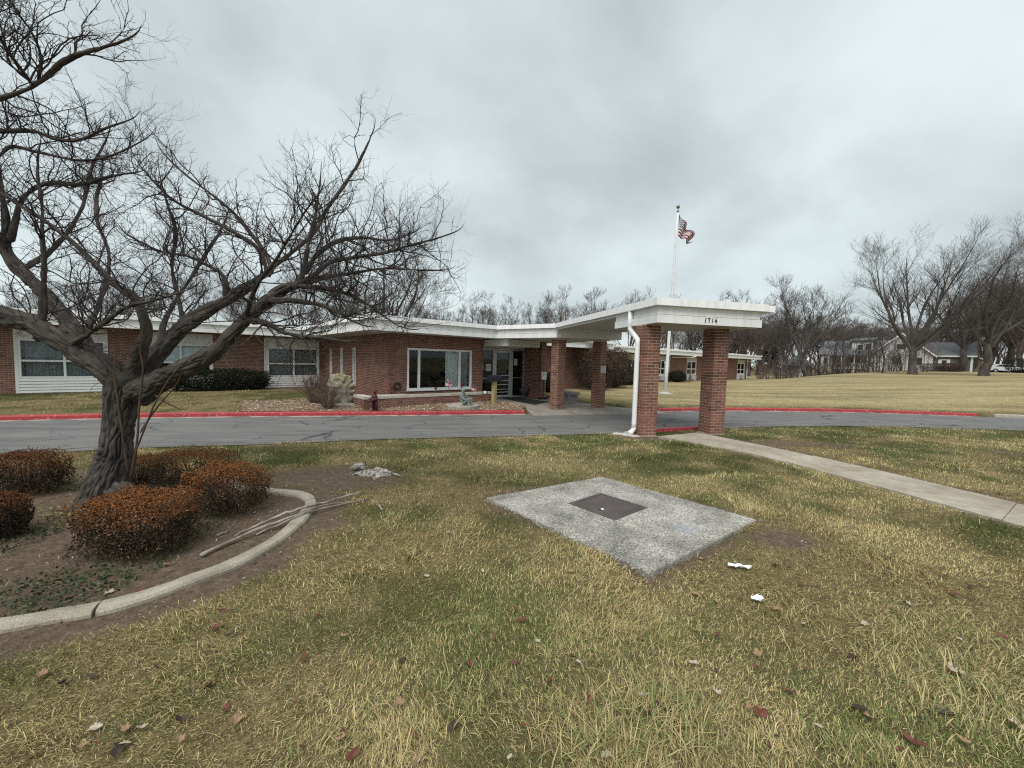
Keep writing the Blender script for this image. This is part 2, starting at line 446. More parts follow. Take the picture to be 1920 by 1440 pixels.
gm.add(np.stack([GX, GY, GZ], -1).reshape(-1, 3), np.stack([idx[:-1, :-1], idx[:-1, 1:], idx[1:, 1:], idx[1:, :-1]], -1).reshape(-1, 4),
       np.stack([dirt, straw, field], -1).reshape(-1, 3))
tag(build('ground', gm, M_ground, smooth=True, attr='mask'), 'dormant lawn and open ground, part straw, part green, with bare soil', 'ground', kind='structure')

# ------------------------------------------------------------------ driveway
def resample(P, n):
    P = np.asarray(P); s = np.concatenate([[0], np.cumsum(np.linalg.norm(np.diff(P[:, :2], axis=0), axis=1))]); t = np.linspace(0, s[-1], n)
    return np.stack([np.interp(t, s, P[:, k]) for k in range(P.shape[1])], -1)
def asphalt(N, L, cv, out, mix, noise, ramp):
    mp = N.new('ShaderNodeMapping'); mp.inputs['Scale'].default_value = (0.35, 1.6, 1); mp.inputs['Rotation'].default_value = (0, 0, -0.25); L.new(cv, mp.inputs[0])
    n = N.new('ShaderNodeTexNoise'); n.inputs['Scale'].default_value = 1.6; n.inputs['Detail'].default_value = 7; n.inputs['Roughness'].default_value = .7; L.new(mp.outputs[0], n.inputs['Vector'])
    c = ramp(n.outputs[0], [(0.32, (.080, .078, .075)), (0.66, (.210, .204, .197))])
    c = mix(0.35, c, ramp(noise(160, 3), [(0.35, (.055, .054, .052)), (0.7, (.24, .234, .226))]))
    # cracks
    w = N.new('ShaderNodeTexNoise'); w.inputs['Scale'].default_value = 1.3; w.inputs['Detail'].default_value = 4; L.new(cv, w.inputs['Vector'])
    ad = N.new('ShaderNodeVectorMath'); ad.operation = 'MULTIPLY_ADD'; L.new(w.outputs['Color'], ad.inputs[0]); ad.inputs[1].default_value = (.7, .7, 0); L.new(cv, ad.inputs[2])
    vo = N.new('ShaderNodeTexVoronoi'); vo.feature = 'DISTANCE_TO_EDGE'; vo.inputs['Scale'].default_value = 0.75; L.new(ad.outputs[0], vo.inputs['Vector'])
    k = ramp(vo.outputs['Distance'], [(0.0, (1, 1, 1)), (0.02, (0, 0, 0))])
    g = ramp(noise(0.5, 3), [(0.40, (0, 0, 0)), (0.55, (1, 1, 1))])
    return mix(mix(1.0, k, g, 'MULTIPLY'), c, (.022, .022, .024))
M_asph = mat('asphalt', rough=0.85, coord='world', bump=0.5, bscale=140, bdist=0.004, spec=0.3, extra=asphalt)
na, fa = resample(NEARC, 160), resample(FARC, 160)
rows = []
for t in np.linspace(-0.02, 1.015, 14): rows.append(na * (1 - t) + fa * t)
R = np.array(rows); R[..., 2] = -0.05 - 0.29 * np.linspace(-0.02, 1.015, 14)[:, None] + 0.004
i = np.arange(14 * 160).reshape(14, 160)
dm = MB().add(R.reshape(-1, 3), np.stack([i[:-1, :-1], i[:-1, 1:], i[1:, 1:], i[1:, :-1]], -1).reshape(-1, 4))
tag(build('driveway', dm, M_asph, smooth=True), 'curving grey asphalt driveway with fine cracks', 'driveway', kind='structure')

# ------------------------------------------------------------------ kerbs
def wear(c1):
    def f(N, L, cv, out, mix, noise, ramp):
        return mix(ramp(noise(14, 8, .7), [(0.57, (0, 0, 0)), (0.68, (1, 1, 1))]), out, c1)
    return f
M_red = mat('red_kerb_paint', (.40, .048, .055), (.29, .038, .044), rough=0.6, scale=3, coord='world', bump=0.3, bscale=60, extra=wear((.42, .30, .27)))
M_kerb = mat('kerb_concrete', (.42, .38, .32), (.30, .27, .23), rough=0.9, scale=5, coord='world', bump=0.4, bscale=80)
def kerb_run(parent, P, base, m, seg, width=0.19, h=0.135, side=1, gutter=None):
    """sections of kerb along a polyline P (the road side face)"""
    P = resample(P, max(2, int(seg[2]) + 1)) if False else np.asarray(P)
    s = np.concatenate([[0], np.cumsum(np.linalg.norm(np.diff(P[:, :2], axis=0), axis=1))]); tot = s[-1]; k = max(1, round(tot / seg))
    for j in range(k):
        t = np.linspace(tot * j / k + 0.006, tot * (j + 1) / k - 0.006, 8)
        q = np.stack([np.interp(t, s, P[:, a]) for a in range(2)], -1)
        d = np.gradient(q, axis=0); d /= np.linalg.norm(d, axis=1)[:, None]; nrm = np.stack([-d[:, 1], d[:, 0]], -1) * side
        prof = [(0, -0.12), (0.012, h - 0.03), (0.035, h), (width, h), (width, -0.12)]
        V = np.array([[(q[a, 0] + nrm[a, 0] * o, q[a, 1] + nrm[a, 1] * o, base + z) for o, z in prof] for a in range(8)])
        n = len(prof); ii = np.arange(7)[:, None] * n; jj = np.arange(n - 1)[None]
        Fc = np.stack([ii + jj, ii + n + jj, ii + n + jj + 1, ii + jj + 1], -1).reshape(-1, 4)
        mb = MB().add(V.reshape(-1, 3), Fc if side > 0 else Fc[:, ::-1]); mb.f.append([[0, 1, 2, 3, 4], [35 + a for a in (4, 3, 2, 1, 0)]])
        build('kerb_section', mb, m, parent)
sF = np.asarray(FARC)
def cutx(P, a, b): return P[(P[:, 0] >= a) & (P[:, 0] <= b) & (P[:, 1] > -3)]
x985, x1235, x1835 = onz(985, 777, -.34)[0], onz(1228, 772.5, -.34)[0], onz(1836, 781.5, -.34)[0]
kb = tag(link('kerb', None, loc=(0, 0, 0)), 'red painted kerb running along the bed in front of the building', 'kerb', kind='structure')
kerb_run(kb, cutx(sF, -40, x985), -0.336, M_red, 3.05)
tm = MB()
kb2 = tag(link('kerb', None, loc=(0, 0, 0)), 'red painted kerb along the straw coloured field', 'kerb', kind='structure')
kerb_run(kb2, cutx(sF, x1235, x1835), -0.336, M_red, 3.05)
kb3 = tag(link('kerb', None, loc=(0, 0, 0)), 'bare unpainted concrete kerb at the far end of the red one', 'kerb', kind='structure')
kerb_run(kb3, cutx(sF, x1835, 60), -0.336, M_kerb, 3.05)
# concrete gutter lip showing under the red paint
gl = MB()
for a, b in ((-40, x985), (x1235, x1835)):
    q = cutx(sF, a, b); d = np.gradient(q[:, :2], axis=0); d /= np.linalg.norm(d, axis=1)[:, None]; nr = np.stack([-d[:, 1], d[:, 0]], -1)
    V = np.concatenate([np.c_[q[:, :2] - nr * .11, np.full(len(q), -.3335)], np.c_[q[:, :2] + nr * .02, np.full(len(q), -.321)]])
    n = len(q); i = np.arange(n - 1); gl.add(V, np.stack([i, i + 1, n + i + 1, n + i], -1))
tag(build('gutter', gl, mat('gutter_concrete', (.40, .36, .31), (.16, .15, .14), rough=.9, scale=2.5, coord='world', rmin=.42, rmax=.6)), 'narrow worn concrete gutter strip below the red kerb', 'gutter', kind='structure')
kb4 = tag(link('kerb', None, loc=(0, 0, 0)), 'short red topped kerb between the two near brick columns', 'kerb', kind='structure')
q = NEARC[(NEARC[:, 0] > 3.25) & (NEARC[:, 0] < 5.1)]
kerb_run(kb4, q, -0.06, M_red, 2.0, width=0.15, h=0.085, side=-1)

# ------------------------------------------------------------------ concrete walk, entrance slab, gravel bed
def conc(N, L, cv, out, mix, noise, ramp):
    sp = ramp(noise(170, 2, .6), [(0.42, (.55, .55, .55)), (0.56, (1, 1, 1))])
    st = ramp(noise(1.4, 6, .65), [(0.3, (.62, .60, .56)), (0.65, (1, 1, 1))])
    return mix(1.0, mix(0.8, out, sp, 'MULTIPLY'), st, 'MULTIPLY')
M_walk = mat('walk_concrete', (.52, .465, .375), (.42, .37, .295), rough=0.92, scale=7, coord='world', bump=0.5, bscale=150, bdist=.004, extra=conc)
walk = tag(link('sidewalk', None, loc=(0, 0, 0)), 'narrow weathered concrete sidewalk leading to the near columns', 'sidewalk', kind='structure')
def lerp2(P, n):
    return resample(np.array(P), n)
wl_, wr_ = lerp2(WALK_L, 61), lerp2(WALK_R, 61)
cuts = [0, 17, 33, 48, 60]
for a, b in zip(cuts[:-1], cuts[1:]):
    mb = MB(); tilt = [0.0, 0.012, -0.004, 0.006][cuts.index(a)]
    A, B = wl_[a:b + 1].copy(), wr_[a:b + 1].copy()
    A[0] += (A[1] - A[0]) * .04; B[0] += (B[1] - B[0]) * .04
    n = len(A); V = []
    for k in range(n):
        z = 0.02 + tilt * (1 - k / n) - 0.03 * max(0, 1 - (k + a) / 12)
        V += [(A[k, 0], A[k, 1], z - .1), (A[k, 0], A[k, 1], z), (B[k, 0], B[k, 1], z), (B[k, 0], B[k, 1], z - .1)]
    i = np.arange(n - 1)[:, None] * 4; j = np.arange(3)[None]
    mb.add(V, np.stack([i + j, i + j + 4, i + j + 5, i + j + 1], -1).reshape(-1, 4)[:, ::-1]); mb.f.append([[0, 1, 2, 3], [4 * n - 1, 4 * n - 2, 4 * n - 3, 4 * n - 4]])
    build('slab', mb, M_walk, walk)

# entrance slab between drive and door
ex = lambda u, v: tuple(uvw(u, v)[:2])
k0 = onz(992, 777, -.34); k1 = onz(1232, 772.5, -.34)
apron = [tuple(k0[:2]), tuple(onz(1110, 775.5, -.34)[:2]), tuple(k1[:2]), ex(13.9, 9.6), ex(13.9, 14.9), ex(10.25, 14.9), ex(10.25, 13.0), ex(10.2, 11.6)]
M_slab = mat('entrance_concrete', (.36, .33, .29), (.27, .245, .21), rough=0.9, scale=2.2, coord='world', bump=.3, bscale=120, bdist=.004, extra=conc)
tag(build('pavement', MB().prism(apron, -0.60, -0.235), M_slab), 'concrete entrance pavement between the driveway and the glass door', 'pavement', kind='structure')
lip = MB()
for a, b in zip([k0, onz(1110, 775.5, -.34)], [onz(1110, 775.5, -.34), k1]):
    d = (b - a)[:2]; d = d / np.linalg.norm(d); nr = np.array([d[1], -d[0]])
    p = [a[:2], b[:2], b[:2] + nr * .55, a[:2] + nr * .55]
    lip.hexa([(*p[0], -.5), (*p[1], -.5), (*p[2], -.5), (*p[3], -.5), (*p[0], -.237), (*p[1], -.237), (*p[2], -.312), (*p[3], -.312)])
tag(build('pavement', lip, M_slab), 'sloping concrete lip where the entrance pavement meets the driveway', 'pavement', kind='structure')
# ------------------------------------------------------------------ brickwork
BR_L, BR_H, JT = 0.1936, 0.0581, 0.0096
PL, PH = BR_L + JT, BR_H + JT
RED_STOPS = [(0.0, (.125, .062, .045)), (0.3, (.200, .088, .065)), (0.6, (.240, .108, .080)), (0.85, (.190, .106, .080)), (1.0, (.275, .105, .082))]
M_brick1 = mat('brick_single', (1.08, 1.04, 1), (.66, .66, .66), rough=0.85, scale=3.2, detail=9, coord='world', bump=.35, bscale=120, bdist=.003, objrand=('object', RED_STOPS))
M_brickN = mat('brick_many', (1.08, 1.04, 1), (.66, .66, .66), rough=0.85, scale=3.2, detail=9, coord='world', bump=.35, bscale=120, bdist=.003, objrand=('attr', RED_STOPS))
M_mortar = mat('mortar', (.60, .50, .40), (.48, .39, .31), rough=0.95, scale=9, coord='world', bump=.3, bscale=150, bdist=.003)
_BRM = {}
def brick_mesh(l, h, d):
    k = (round(l, 3), round(h, 3), round(d, 3))
    if k not in _BRM:
        e = 0.0025; mb = MB()
        mb.hexa([(-l / 2, -d, -h / 2), (l / 2, -d, -h / 2), (l / 2, 0, -h / 2), (-l / 2, 0, -h / 2), (-l / 2, -d, h / 2), (l / 2, -d, h / 2), (l / 2, 0, h / 2), (-l / 2, 0, h / 2)])
        me = mb.mesh('brick'); me.materials.append(M_brick1); _BRM[k] = me
    return _BRM[k]
def cut_courses(s0, s1, z0, z1, holes, off=0.0):
    """running bond bricks (s_a, s_b, z_a, z_b) that fill a wall outside its holes"""
    out = []; k = 0; z = z0
    while z + 0.02 < z1:
        zt = min(z + BR_H, z1); s = s0 - (PL / 2 if k % 2 else 0) - off
        while s < s1:
            a, b = max(s, s0), min(s + BR_L, s1); segs = [(a, b)]
            for h in holes:
                if zt > h[2] + .01 and z < h[3] - .01:
                    ns = []
                    for p, q in segs:
                        if q <= h[0] or p >= h[1]: ns.append((p, q)); continue
                        if p < h[0]: ns.append((p, h[0]))
                        if q > h[1]: ns.append((h[1], q))
                    segs = ns
            out += [(p, q, z, zt) for p, q in segs if q - p > 0.02]
            s += PL
        z += PH; k += 1
    return out
def brick_wall(root, fn, ang, s0, s1, z0, z1, holes=(), singles=0, near=None, thick=0.24, origin=(0, 0, 0), name='brick_wall'):
    """fn(s, d, z) -> building frame; d is depth into the wall. Mortar core plus proud bricks, the nearest ones one by one."""
    O = np.array(origin)
    W = MB(); ss = sorted({s0, s1} | {h[0] for h in holes} | {h[1] for h in holes}); zz = sorted({z0, z1} | {h[2] for h in holes} | {h[3] for h in holes})
    ss = [s for s in ss if s0 <= s <= s1]; zz = [z for z in zz if z0 <= z <= z1]
    for a, b in zip(ss[:-1], ss[1:]):
        run = None
        for c, d in zip(zz[:-1], zz[1:]):
            hole = any(h[0] < (a + b) / 2 < h[1] and h[2] < (c + d) / 2 < h[3] for h in holes)
            if not hole: run = (run[0], d) if run else (c, d)
            if (hole or d == zz[-1]) and run:
                W.box(a, b, 0.0, thick, run[0], run[1], lambda x, y, z: np.array(fn(x, y, z)) - O); run = None
    wall = build(name, W, M_mortar, root)
    bs = cut_courses(s0, s1, z0, z1, holes)
    rng = random.Random(int(s0 * 97 + z0 * 31 + len(bs)))
    bs = [(b, rng.random()) for b in bs]
    if near is not None: bs.sort(key=lambda t: near(*t[0]))
    many = MB(); proud = 0.0045
    for n, ((a, b, c, d), r) in enumerate(bs):
        pr = proud + (r - .5) * 0.003
        if n < singles:
            p = np.array(fn((a + b) / 2, 0.0, (c + d) / 2)) - O
            o = link('brick', brick_mesh(b - a, d - c, 0.0048), wall, p, ang); o.location = tuple(p); o.rotation_euler = (0, 0, ang)
        else:
            many.box(a, b, -pr, 0.001, c, d, lambda x, y, z: np.array(fn(x, y, z)) - O, attr=r)
    if many.n: build('brickwork', many, M_brickN, wall, attr='rnd', kind='stuff')
    return wall

# ------------------------------------------------------------------ the building
Z0, ZS, ZR = -0.45, 2.5, 3.0                 # foot of walls, soffit, roof edge
V_BOX, U_BOX0, U_BOX1, V_WING, V_RW, V_HALL = 14.34, 5.95, 10.22, 23.62, 20.4, 17.5
M_white = mat('white_painted_board', (.77, .77, .755), (.64, .64, .62), rough=0.55, scale=2.2, detail=8, coord='world', stretch=(2.5, 2.5, .35), rmin=.42, rmax=.72, bump=.08, bscale=30)
M_edge = mat('white_roof_edge', (.86, .86, .85), (.66, .67, .66), rough=0.45, scale=2.0, detail=8, coord='world', stretch=(3, 3, .5), rmin=.45, rmax=.75)
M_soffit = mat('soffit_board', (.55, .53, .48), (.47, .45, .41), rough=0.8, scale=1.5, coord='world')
M_roof = mat('flat_roof', (.40, .39, .38), (.25, .25, .25), rough=0.95, scale=2, coord='world', bump=.3, bscale=60)
M_vinyl = mat('white_siding', (.74, .74, .72), (.66, .66, .64), rough=0.6, scale=2, coord='world')
M_frame = mat('window_frame', (.78, .79, .79), (.72, .73, .73), rough=0.4, scale=3, coord='world')
M_alu = mat('aluminium_frame', (.46, .46, .45), (.38, .38, .38), rough=0.4, metal=.4, scale=3, coord='world')
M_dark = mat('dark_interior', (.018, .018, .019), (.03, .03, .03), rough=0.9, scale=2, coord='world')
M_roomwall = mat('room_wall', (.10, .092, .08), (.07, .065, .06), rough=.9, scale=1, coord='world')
M_curtain = mat('grey_curtain', (.34, .35, .355), (.22, .225, .23), rough=.9, scale=6, coord='world')
M_curtainw = mat('white_curtain', (.78, .82, .81), (.68, .72, .71), rough=.9, scale=5, coord='world')
def glass_mat():
    m = bpy.data.materials.new('window_glass'); m.use_nodes = True; N, L = m.node_tree.nodes, m.node_tree.links; N.clear()
    o = N.new('ShaderNodeOutputMaterial'); mx = N.new('ShaderNodeMixShader'); tr = N.new('ShaderNodeBsdfTransparent'); gl = N.new('ShaderNodeBsdfGlossy')
    tr.inputs[0].default_value = (.90, .93, .93, 1); gl.inputs['Roughness'].default_value = 0.02; gl.inputs[0].default_value = (.9, .93, .95, 1)
    fr = N.new('ShaderNodeFresnel'); fr.inputs[0].default_value = 1.3
    L.new(fr.outputs[0], mx.inputs[0]); L.new(tr.outputs[0], mx.inputs[1]); L.new(gl.outputs[0], mx.inputs[2]); L.new(mx.outputs[0], o.inputs[0])
    return m
M_glass = glass_mat()
BO = np.array([U_BOX0, V_BOX, -0.24])         # building origin in its own frame
bld = thing('brick_building', 'long low red brick building with a flat white edged roof', 'building', uvw(*BO), YAW)
def bpart(name, mb, m, parent=None, smooth=False, attr=None, kind=None):
    mb.v = [v - BO for v in mb.v]
    return build(name, mb, m, parent or bld, smooth=smooth, attr=attr, kind=kind)
fn_front = lambda v0: (lambda s, d, z: (s, v0 + d, z))
fn_left = lambda u0: (lambda s, d, z: (u0 + d, s, z))

def curtain(fn, s0, s1, z0, z1, d, m, parent, folds=9, amp=0.03):
    n = max(8, int((s1 - s0) * 40)); t = np.linspace(0, 1, n); s = s0 + (s1 - s0) * t
    dd = d + amp * np.sin(t * folds * 2 * math.pi) + amp * .5 * np.sin(t * folds * 4.7 + 1)
    V = np.array([fn(a, b, z0) for a, b in zip(s, dd)] + [fn(a, b, z1) for a, b in zip(s, dd)]); i = np.arange(n - 1)
    return bpart('curtain', MB().add(V, np.stack([i, i + 1, n + i + 1, n + i], -1)), m, parent, smooth=True)
def window(fn, s0, s1, z0, z1, rows=(), cols=(), fw=0.06, d0=-0.02, d1=0.10, m=None, glass_d=0.05, rail=0.05, label=None):
    """a framed window: outer frame, rails and mullions, one pane to each light"""
    f = MB()
    for a, b, c, e in ((s0, s0 + fw, z0, z1), (s1 - fw, s1, z0, z1), (s0 + fw, s1 - fw, z0, z0 + fw), (s0 + fw, s1 - fw, z1 - fw, z1)): f.box(a, b, d0, d1, c, e, fn)
    win = bpart('window', f, m or M_frame)
    if label: win['label'] = label
    xs = [s0 + fw] + [c for k in cols for c in (k - rail / 2, k + rail / 2)] + [s1 - fw]
    zs = [z0 + fw] + [c for k in rows for c in (k - rail / 2, k + rail / 2)] + [z1 - fw]
    for k in cols: bpart('mullion', MB().box(k - rail / 2, k + rail / 2, d0 + .012, d1 - .01, z0 + fw, z1 - fw, fn), m or M_frame, win)
    for i in range(0, len(xs), 2):
        for k in rows: bpart('rail', MB().box(xs[i], xs[i + 1], d0 + .02, d1 - .02, k - rail / 2, k + rail / 2, fn), m or M_frame, win)
        for j in range(0, len(zs), 2):
            bpart('pane', MB().box(xs[i] - .004, xs[i + 1] + .004, glass_d, glass_d + .004, zs[j] - .004, zs[j + 1] + .004, fn), M_glass, win)
    return win
def siding(fn, s0, s1, z0, z1, h=0.105, name='siding_board'):
    n = max(1, round((z1 - z0) / h)); h = (z1 - z0) / n
    back = MB().box(s0, s1, 0.0, 0.02, z0, z1, fn)
    sp = bpart('siding_panel', back, M_vinyl)
    for k in range(n):
        mb = MB(); a = z0 + k * h; V = [fn(s, d, z) for s in (s0, s1) for d, z in ((-.042, a), (0.002, a), (0.002, a + h), (-.006, a + h))]
        mb.hexa([V[0], V[4], V[5], V[1], V[3], V[7], V[6], V[2]]); bpart(name, mb, M_vinyl, sp)
    return sp
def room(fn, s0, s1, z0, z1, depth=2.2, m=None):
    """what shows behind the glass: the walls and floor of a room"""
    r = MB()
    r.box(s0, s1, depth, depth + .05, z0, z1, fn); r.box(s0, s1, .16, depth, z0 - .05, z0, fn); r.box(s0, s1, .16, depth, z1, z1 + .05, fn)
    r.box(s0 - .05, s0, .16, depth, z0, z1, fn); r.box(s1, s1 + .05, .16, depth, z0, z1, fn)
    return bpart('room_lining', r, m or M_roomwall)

# --- the projecting front room: window wall
ff = fn_front(V_BOX); W1 = (6.63, 9.62, 0.34, 1.98)
brick_wall(bld, ff, 0, U_BOX0, U_BOX1, Z0, ZS, [W1], singles=175, near=lambda a, b, c, d: (0 if b - a > .1 else 50) + abs((c + d) / 2 - 1.1) + 0.35 * a, origin=BO)
window(ff, *W1, cols=(7.14, 9.02), fw=.075, rail=.085, d0=-.03, label='wide white framed three light window of the front room')
bpart('window_sill', MB().box(W1[0] - .03, W1[1] + .03, -.055, .05, W1[2] - .04, W1[2] - .002, ff), M_frame)
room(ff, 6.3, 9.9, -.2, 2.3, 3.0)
curtain(ff, 8.40, 8.98, .40, 1.92, .12, M_curtainw, bld, 5, .035); curtain(ff, 9.08, 9.50, .40, 1.92, .12, M_curtain, bld, 4, .03)
ch = MB(); ch.box(7.35, 7.85, .9, 1.35, .15, .42, ff); ch.box(7.35, 7.85, 1.3, 1.42, .42, .85, ff); ch.box(7.95, 8.25, .8, 1.2, .1, .62, ff)
bpart('armchair', ch, mat('dull_red_fabric', (.10, .025, .028), (.07, .02, .02), coord='world'))
# --- the long side wall with three slit windows
fl = fn_left(U_BOX0); SL = [(18.2, 18.62, 0.32, 1.99), (20.05, 20.47, 0.32, 1.99), (21.9, 22.32, 0.32, 1.99)]
brick_wall(bld, fl, -math.pi / 2, V_BOX + .0, V_WING, Z0, ZS, SL, singles=0, origin=BO)
for s in SL:
    w = window(fl, *s, fw=.06, d0=-.005, d1=.12, glass_d=.06, label=None)
    bpart('sill', MB().box(s[0] - .05, s[1] + .05, -.07, .08, s[2] - .07, s[2] - .002, fl), M_white, w)
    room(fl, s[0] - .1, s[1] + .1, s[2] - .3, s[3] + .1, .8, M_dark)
# --- left wing
fw_ = fn_front(V_WING); U_L = -16.0
PANELS = [(-13.2, -10.7), (-9.15, -6.65), (-4.97, -2.46), (-1.35, 1.05), (3.2, 5.74)]
holes = [(a, b, -0.14, 2.44) for a, b in PANELS]
brick_wall(bld, fw_, 0, U_L, U_BOX0, Z0, ZS, holes, singles=110,
           near=lambda a, b, c, d: (0 if b - a > .1 else 50) + (0 if a > -6.1 else 20) + a * .4 - 0.2 * min(c, 1.3), origin=BO)
for n, (a, b) in enumerate(PANELS):
    bpart('trim_post', MB().box(a, a + .09, -.03, .06, -.14, 2.44, fw_), M_white); bpart('trim_post', MB().box(b - .07, b, -.03, .06, -.14, 2.44, fw_), M_white)
    siding(fw_, a + .09, b - .07, -.13, .44); siding(fw_, a + .09, b - .07, 1.95, 2.44)
    window(fw_, a + .09, b - .07, .44, 1.95, rows=(1.115,), cols=((a + b) / 2 + .02,), fw=.065, rail=.07)
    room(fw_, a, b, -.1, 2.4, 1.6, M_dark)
    if n == 3: curtain(fw_, a + .15, b - .15, 1.12, 1.9, .17, M_curtainw, bld, 3, .01)
    else: curtain(fw_, a + .12, b - .1, .5, 1.92, .24, M_curtain, bld, 13, .03)
bpart('downpipe', MB().tube([fw_(3.17, -.05, 2.4), fw_(3.17, -.05, -.2)], .035, 8), M_white)
# --- right end of the front room and the door recess
brick_wall(bld, lambda s, d, z: (U_BOX1 - d, s, z), math.pi / 2, V_BOX, 14.9, Z0, ZS, [], origin=BO)
brick_wall(bld, fn_left(13.18), -math.pi / 2, 13.66, V_HALL, Z0, ZS, [], origin=BO, thick=.3)
brick_wall(bld, fn_front(13.65), 0, 13.18, 13.50, Z0, ZS, [], origin=BO, thick=.2)
brick_wall(bld, fn_front(V_HALL), 0, 13.48, 21.4, Z0, 2.9, [], origin=BO)
brick_wall(bld, lambda s, d, z: (21.4 - d, s, z), math.pi / 2, V_HALL, V_RW, Z0, 2.9, [], origin=BO)
fs = fn_front(14.9)
sf = MB()
for a, b in ((10.22, 10.30), (11.17, 11.30), (12.26, 12.40), (13.09, 13.18)): sf.box(a, b, -.06, .06, -.22, 2.06, fs)
sf.box(10.30, 13.09, -.05, .05, 2.06, 2.14, fs)
for a, b in ((10.30, 11.17), (12.40, 13.09)): sf.box(a, b, -.04, .04, -.22, -.14, fs); sf.box(a, b, -.03, .03, .72, .755, fs)
store = bpart('glazed_entrance', sf, M_alu)
for a, b in ((10.30, 11.17), (12.40, 13.09)): bpart('pane', MB().box(a, b, .0, .004, -.14, 2.06, fs), M_glass, store)
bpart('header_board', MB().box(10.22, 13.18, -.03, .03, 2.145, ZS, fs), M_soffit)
dr = MB()
for a, b, c, d in ((11.30, 11.39, -.2, 2.05), (12.17, 12.26, -.2, 2.05), (11.39, 12.17, -.2, -.08), (11.39, 12.17, 1.95, 2.05)): dr.box(a, b, -.045, .03, c, d, fs)
door = bpart('door', dr, M_alu)
bpart('pane', MB().box(11.39, 12.17, .0, .004, -.08, 1.95, fs), M_glass, door)
for z in (.06, .20, .42, .62, .86):
    bpart('push_bar', MB().box(11.39, 12.17, -.06, -.04, z - .014, z + .014, fs), mat('pale_bar', (.6, .6, .55), rough=.4), door)
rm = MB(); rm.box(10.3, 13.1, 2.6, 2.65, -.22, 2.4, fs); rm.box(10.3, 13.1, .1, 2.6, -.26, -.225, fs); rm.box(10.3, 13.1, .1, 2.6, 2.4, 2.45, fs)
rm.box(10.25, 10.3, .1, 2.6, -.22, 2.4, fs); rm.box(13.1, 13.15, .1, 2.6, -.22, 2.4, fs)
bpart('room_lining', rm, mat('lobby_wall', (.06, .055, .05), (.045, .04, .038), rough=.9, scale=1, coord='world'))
M_paper = mat('white_paper', (.72, .72, .70), (.66, .66, .65), rough=.8, scale=9, coord='world')
M_ink = mat('dark_ink', (.06, .06, .065), rough=.8)
def sheet(s0, s1, z0, z1, kind):
    sh = bpart('paper_notice', MB().box(s0, s1, -.008, -.003, z0, z1, fs), M_paper)
    k = MB(); c, r = (s0 + s1) / 2, (s1 - s0) * .27
    if kind == 'ring':
        for q in range(14):
            a0, a1 = q * 2 * math.pi / 14, (q + 1) * 2 * math.pi / 14; zc = (z0 + z1) / 2
            k.hexa([fs(c + rr * math.cos(a), d, zc + rr * math.sin(a)) for d in (-.0105, -.009) for rr, a in ((r, a0), (r * 1.25, a0), (r * 1.25, a1), (r, a1))])
        k.box(c - r * .25, c + r * .25, -.0105, -.009, zc - r * .5, zc + r * .6, fs)
    else:
        for q in range(6): z = z1 - .06 - q * (z1 - z0 - .1) / 6; k.box(s0 + .03, s1 - .03 - .04 * (q % 3), -.0105, -.009, z - .012, z, fs)
    bpart('print', k, M_ink, sh)
sheet(10.36, 10.64, 1.10, 1.42, 'ring'); sheet(10.80, 11.08, 1.08, 1.40, 'text'); sheet(12.50, 12.72, 1.36, 1.68, 'text')
hb = MB().box(10.32, 12.22, 12.8, 14.86, 2.2, ZS - .02)
hd = bpart('entrance_header', hb, M_white)
for k in range(4): bpart('siding_board', MB().box(10.42, 12.12, 12.775, 12.80, 2.215 + k * .066, 2.273 + k * .066), M_soffit, hd)
# --- right wing
fr = fn_front(V_RW); RWW = [(30.2, 31.7), (35.2, 36.75), (41.15, 43.3), (54.5, 56.9)]
brick_wall(bld, fr, 0, 21.4, 57.8, Z0, ZS, [(a, b, -.12, 2.4) for a, b in RWW], origin=BO)
brick_wall(bld, lambda s, d, z: (57.8 - d, s, z), math.pi / 2, V_RW, 33.0, Z0, ZS, [], origin=BO)
M_ac = mat('air_conditioner', (.42, .45, .44), (.30, .32, .32), rough=.6, scale=30, stretch=(1, 1, 6), coord='world')
for a, b in RWW:
    siding(fr, a, b, -.12, .55, .13); bpart('panel', MB().box(a, b, -.02, .03, 1.98, 2.4, fr), M_soffit)
    window(fr, a, b, .55, 1.98, rows=(1.14,), cols=((a + b) / 2,), fw=.09, rail=.10)
    room(fr, a, b, -.1, 2.3, 1.2, M_dark)
    curtain(fr, a + .1, b - .1, 1.2, 1.9, .2, M_curtain, bld, 5, .03)
    c = (a + b) / 2 + .1
    ac = bpart('air_conditioner', MB().box(c - .5, c + .55, -.30, 0, .02, .42, fr), M_ac)
    for k in range(6): bpart('grille_slat', MB().box(c - .44, c + .2, -.315, -.30, .06 + k * .055, .085 + k * .055, fr), M_white, ac)
bpart('downpipe', MB().tube([fr(57.5, -.9, 2.5), fr(57.5, -.5, 2.3), fr(57.5, -.08, 2.1), fr(57.5, -.08, -.1)], .05, 8), M_white)
bpart('downpipe', MB().tube([fr(40.4, -1.28, 2.62), fr(40.4, -1.28, 2.46), fr(39.9, -1.2, 2.36), fr(37.6, -.2, 2.30)], .055, 8), M_white)
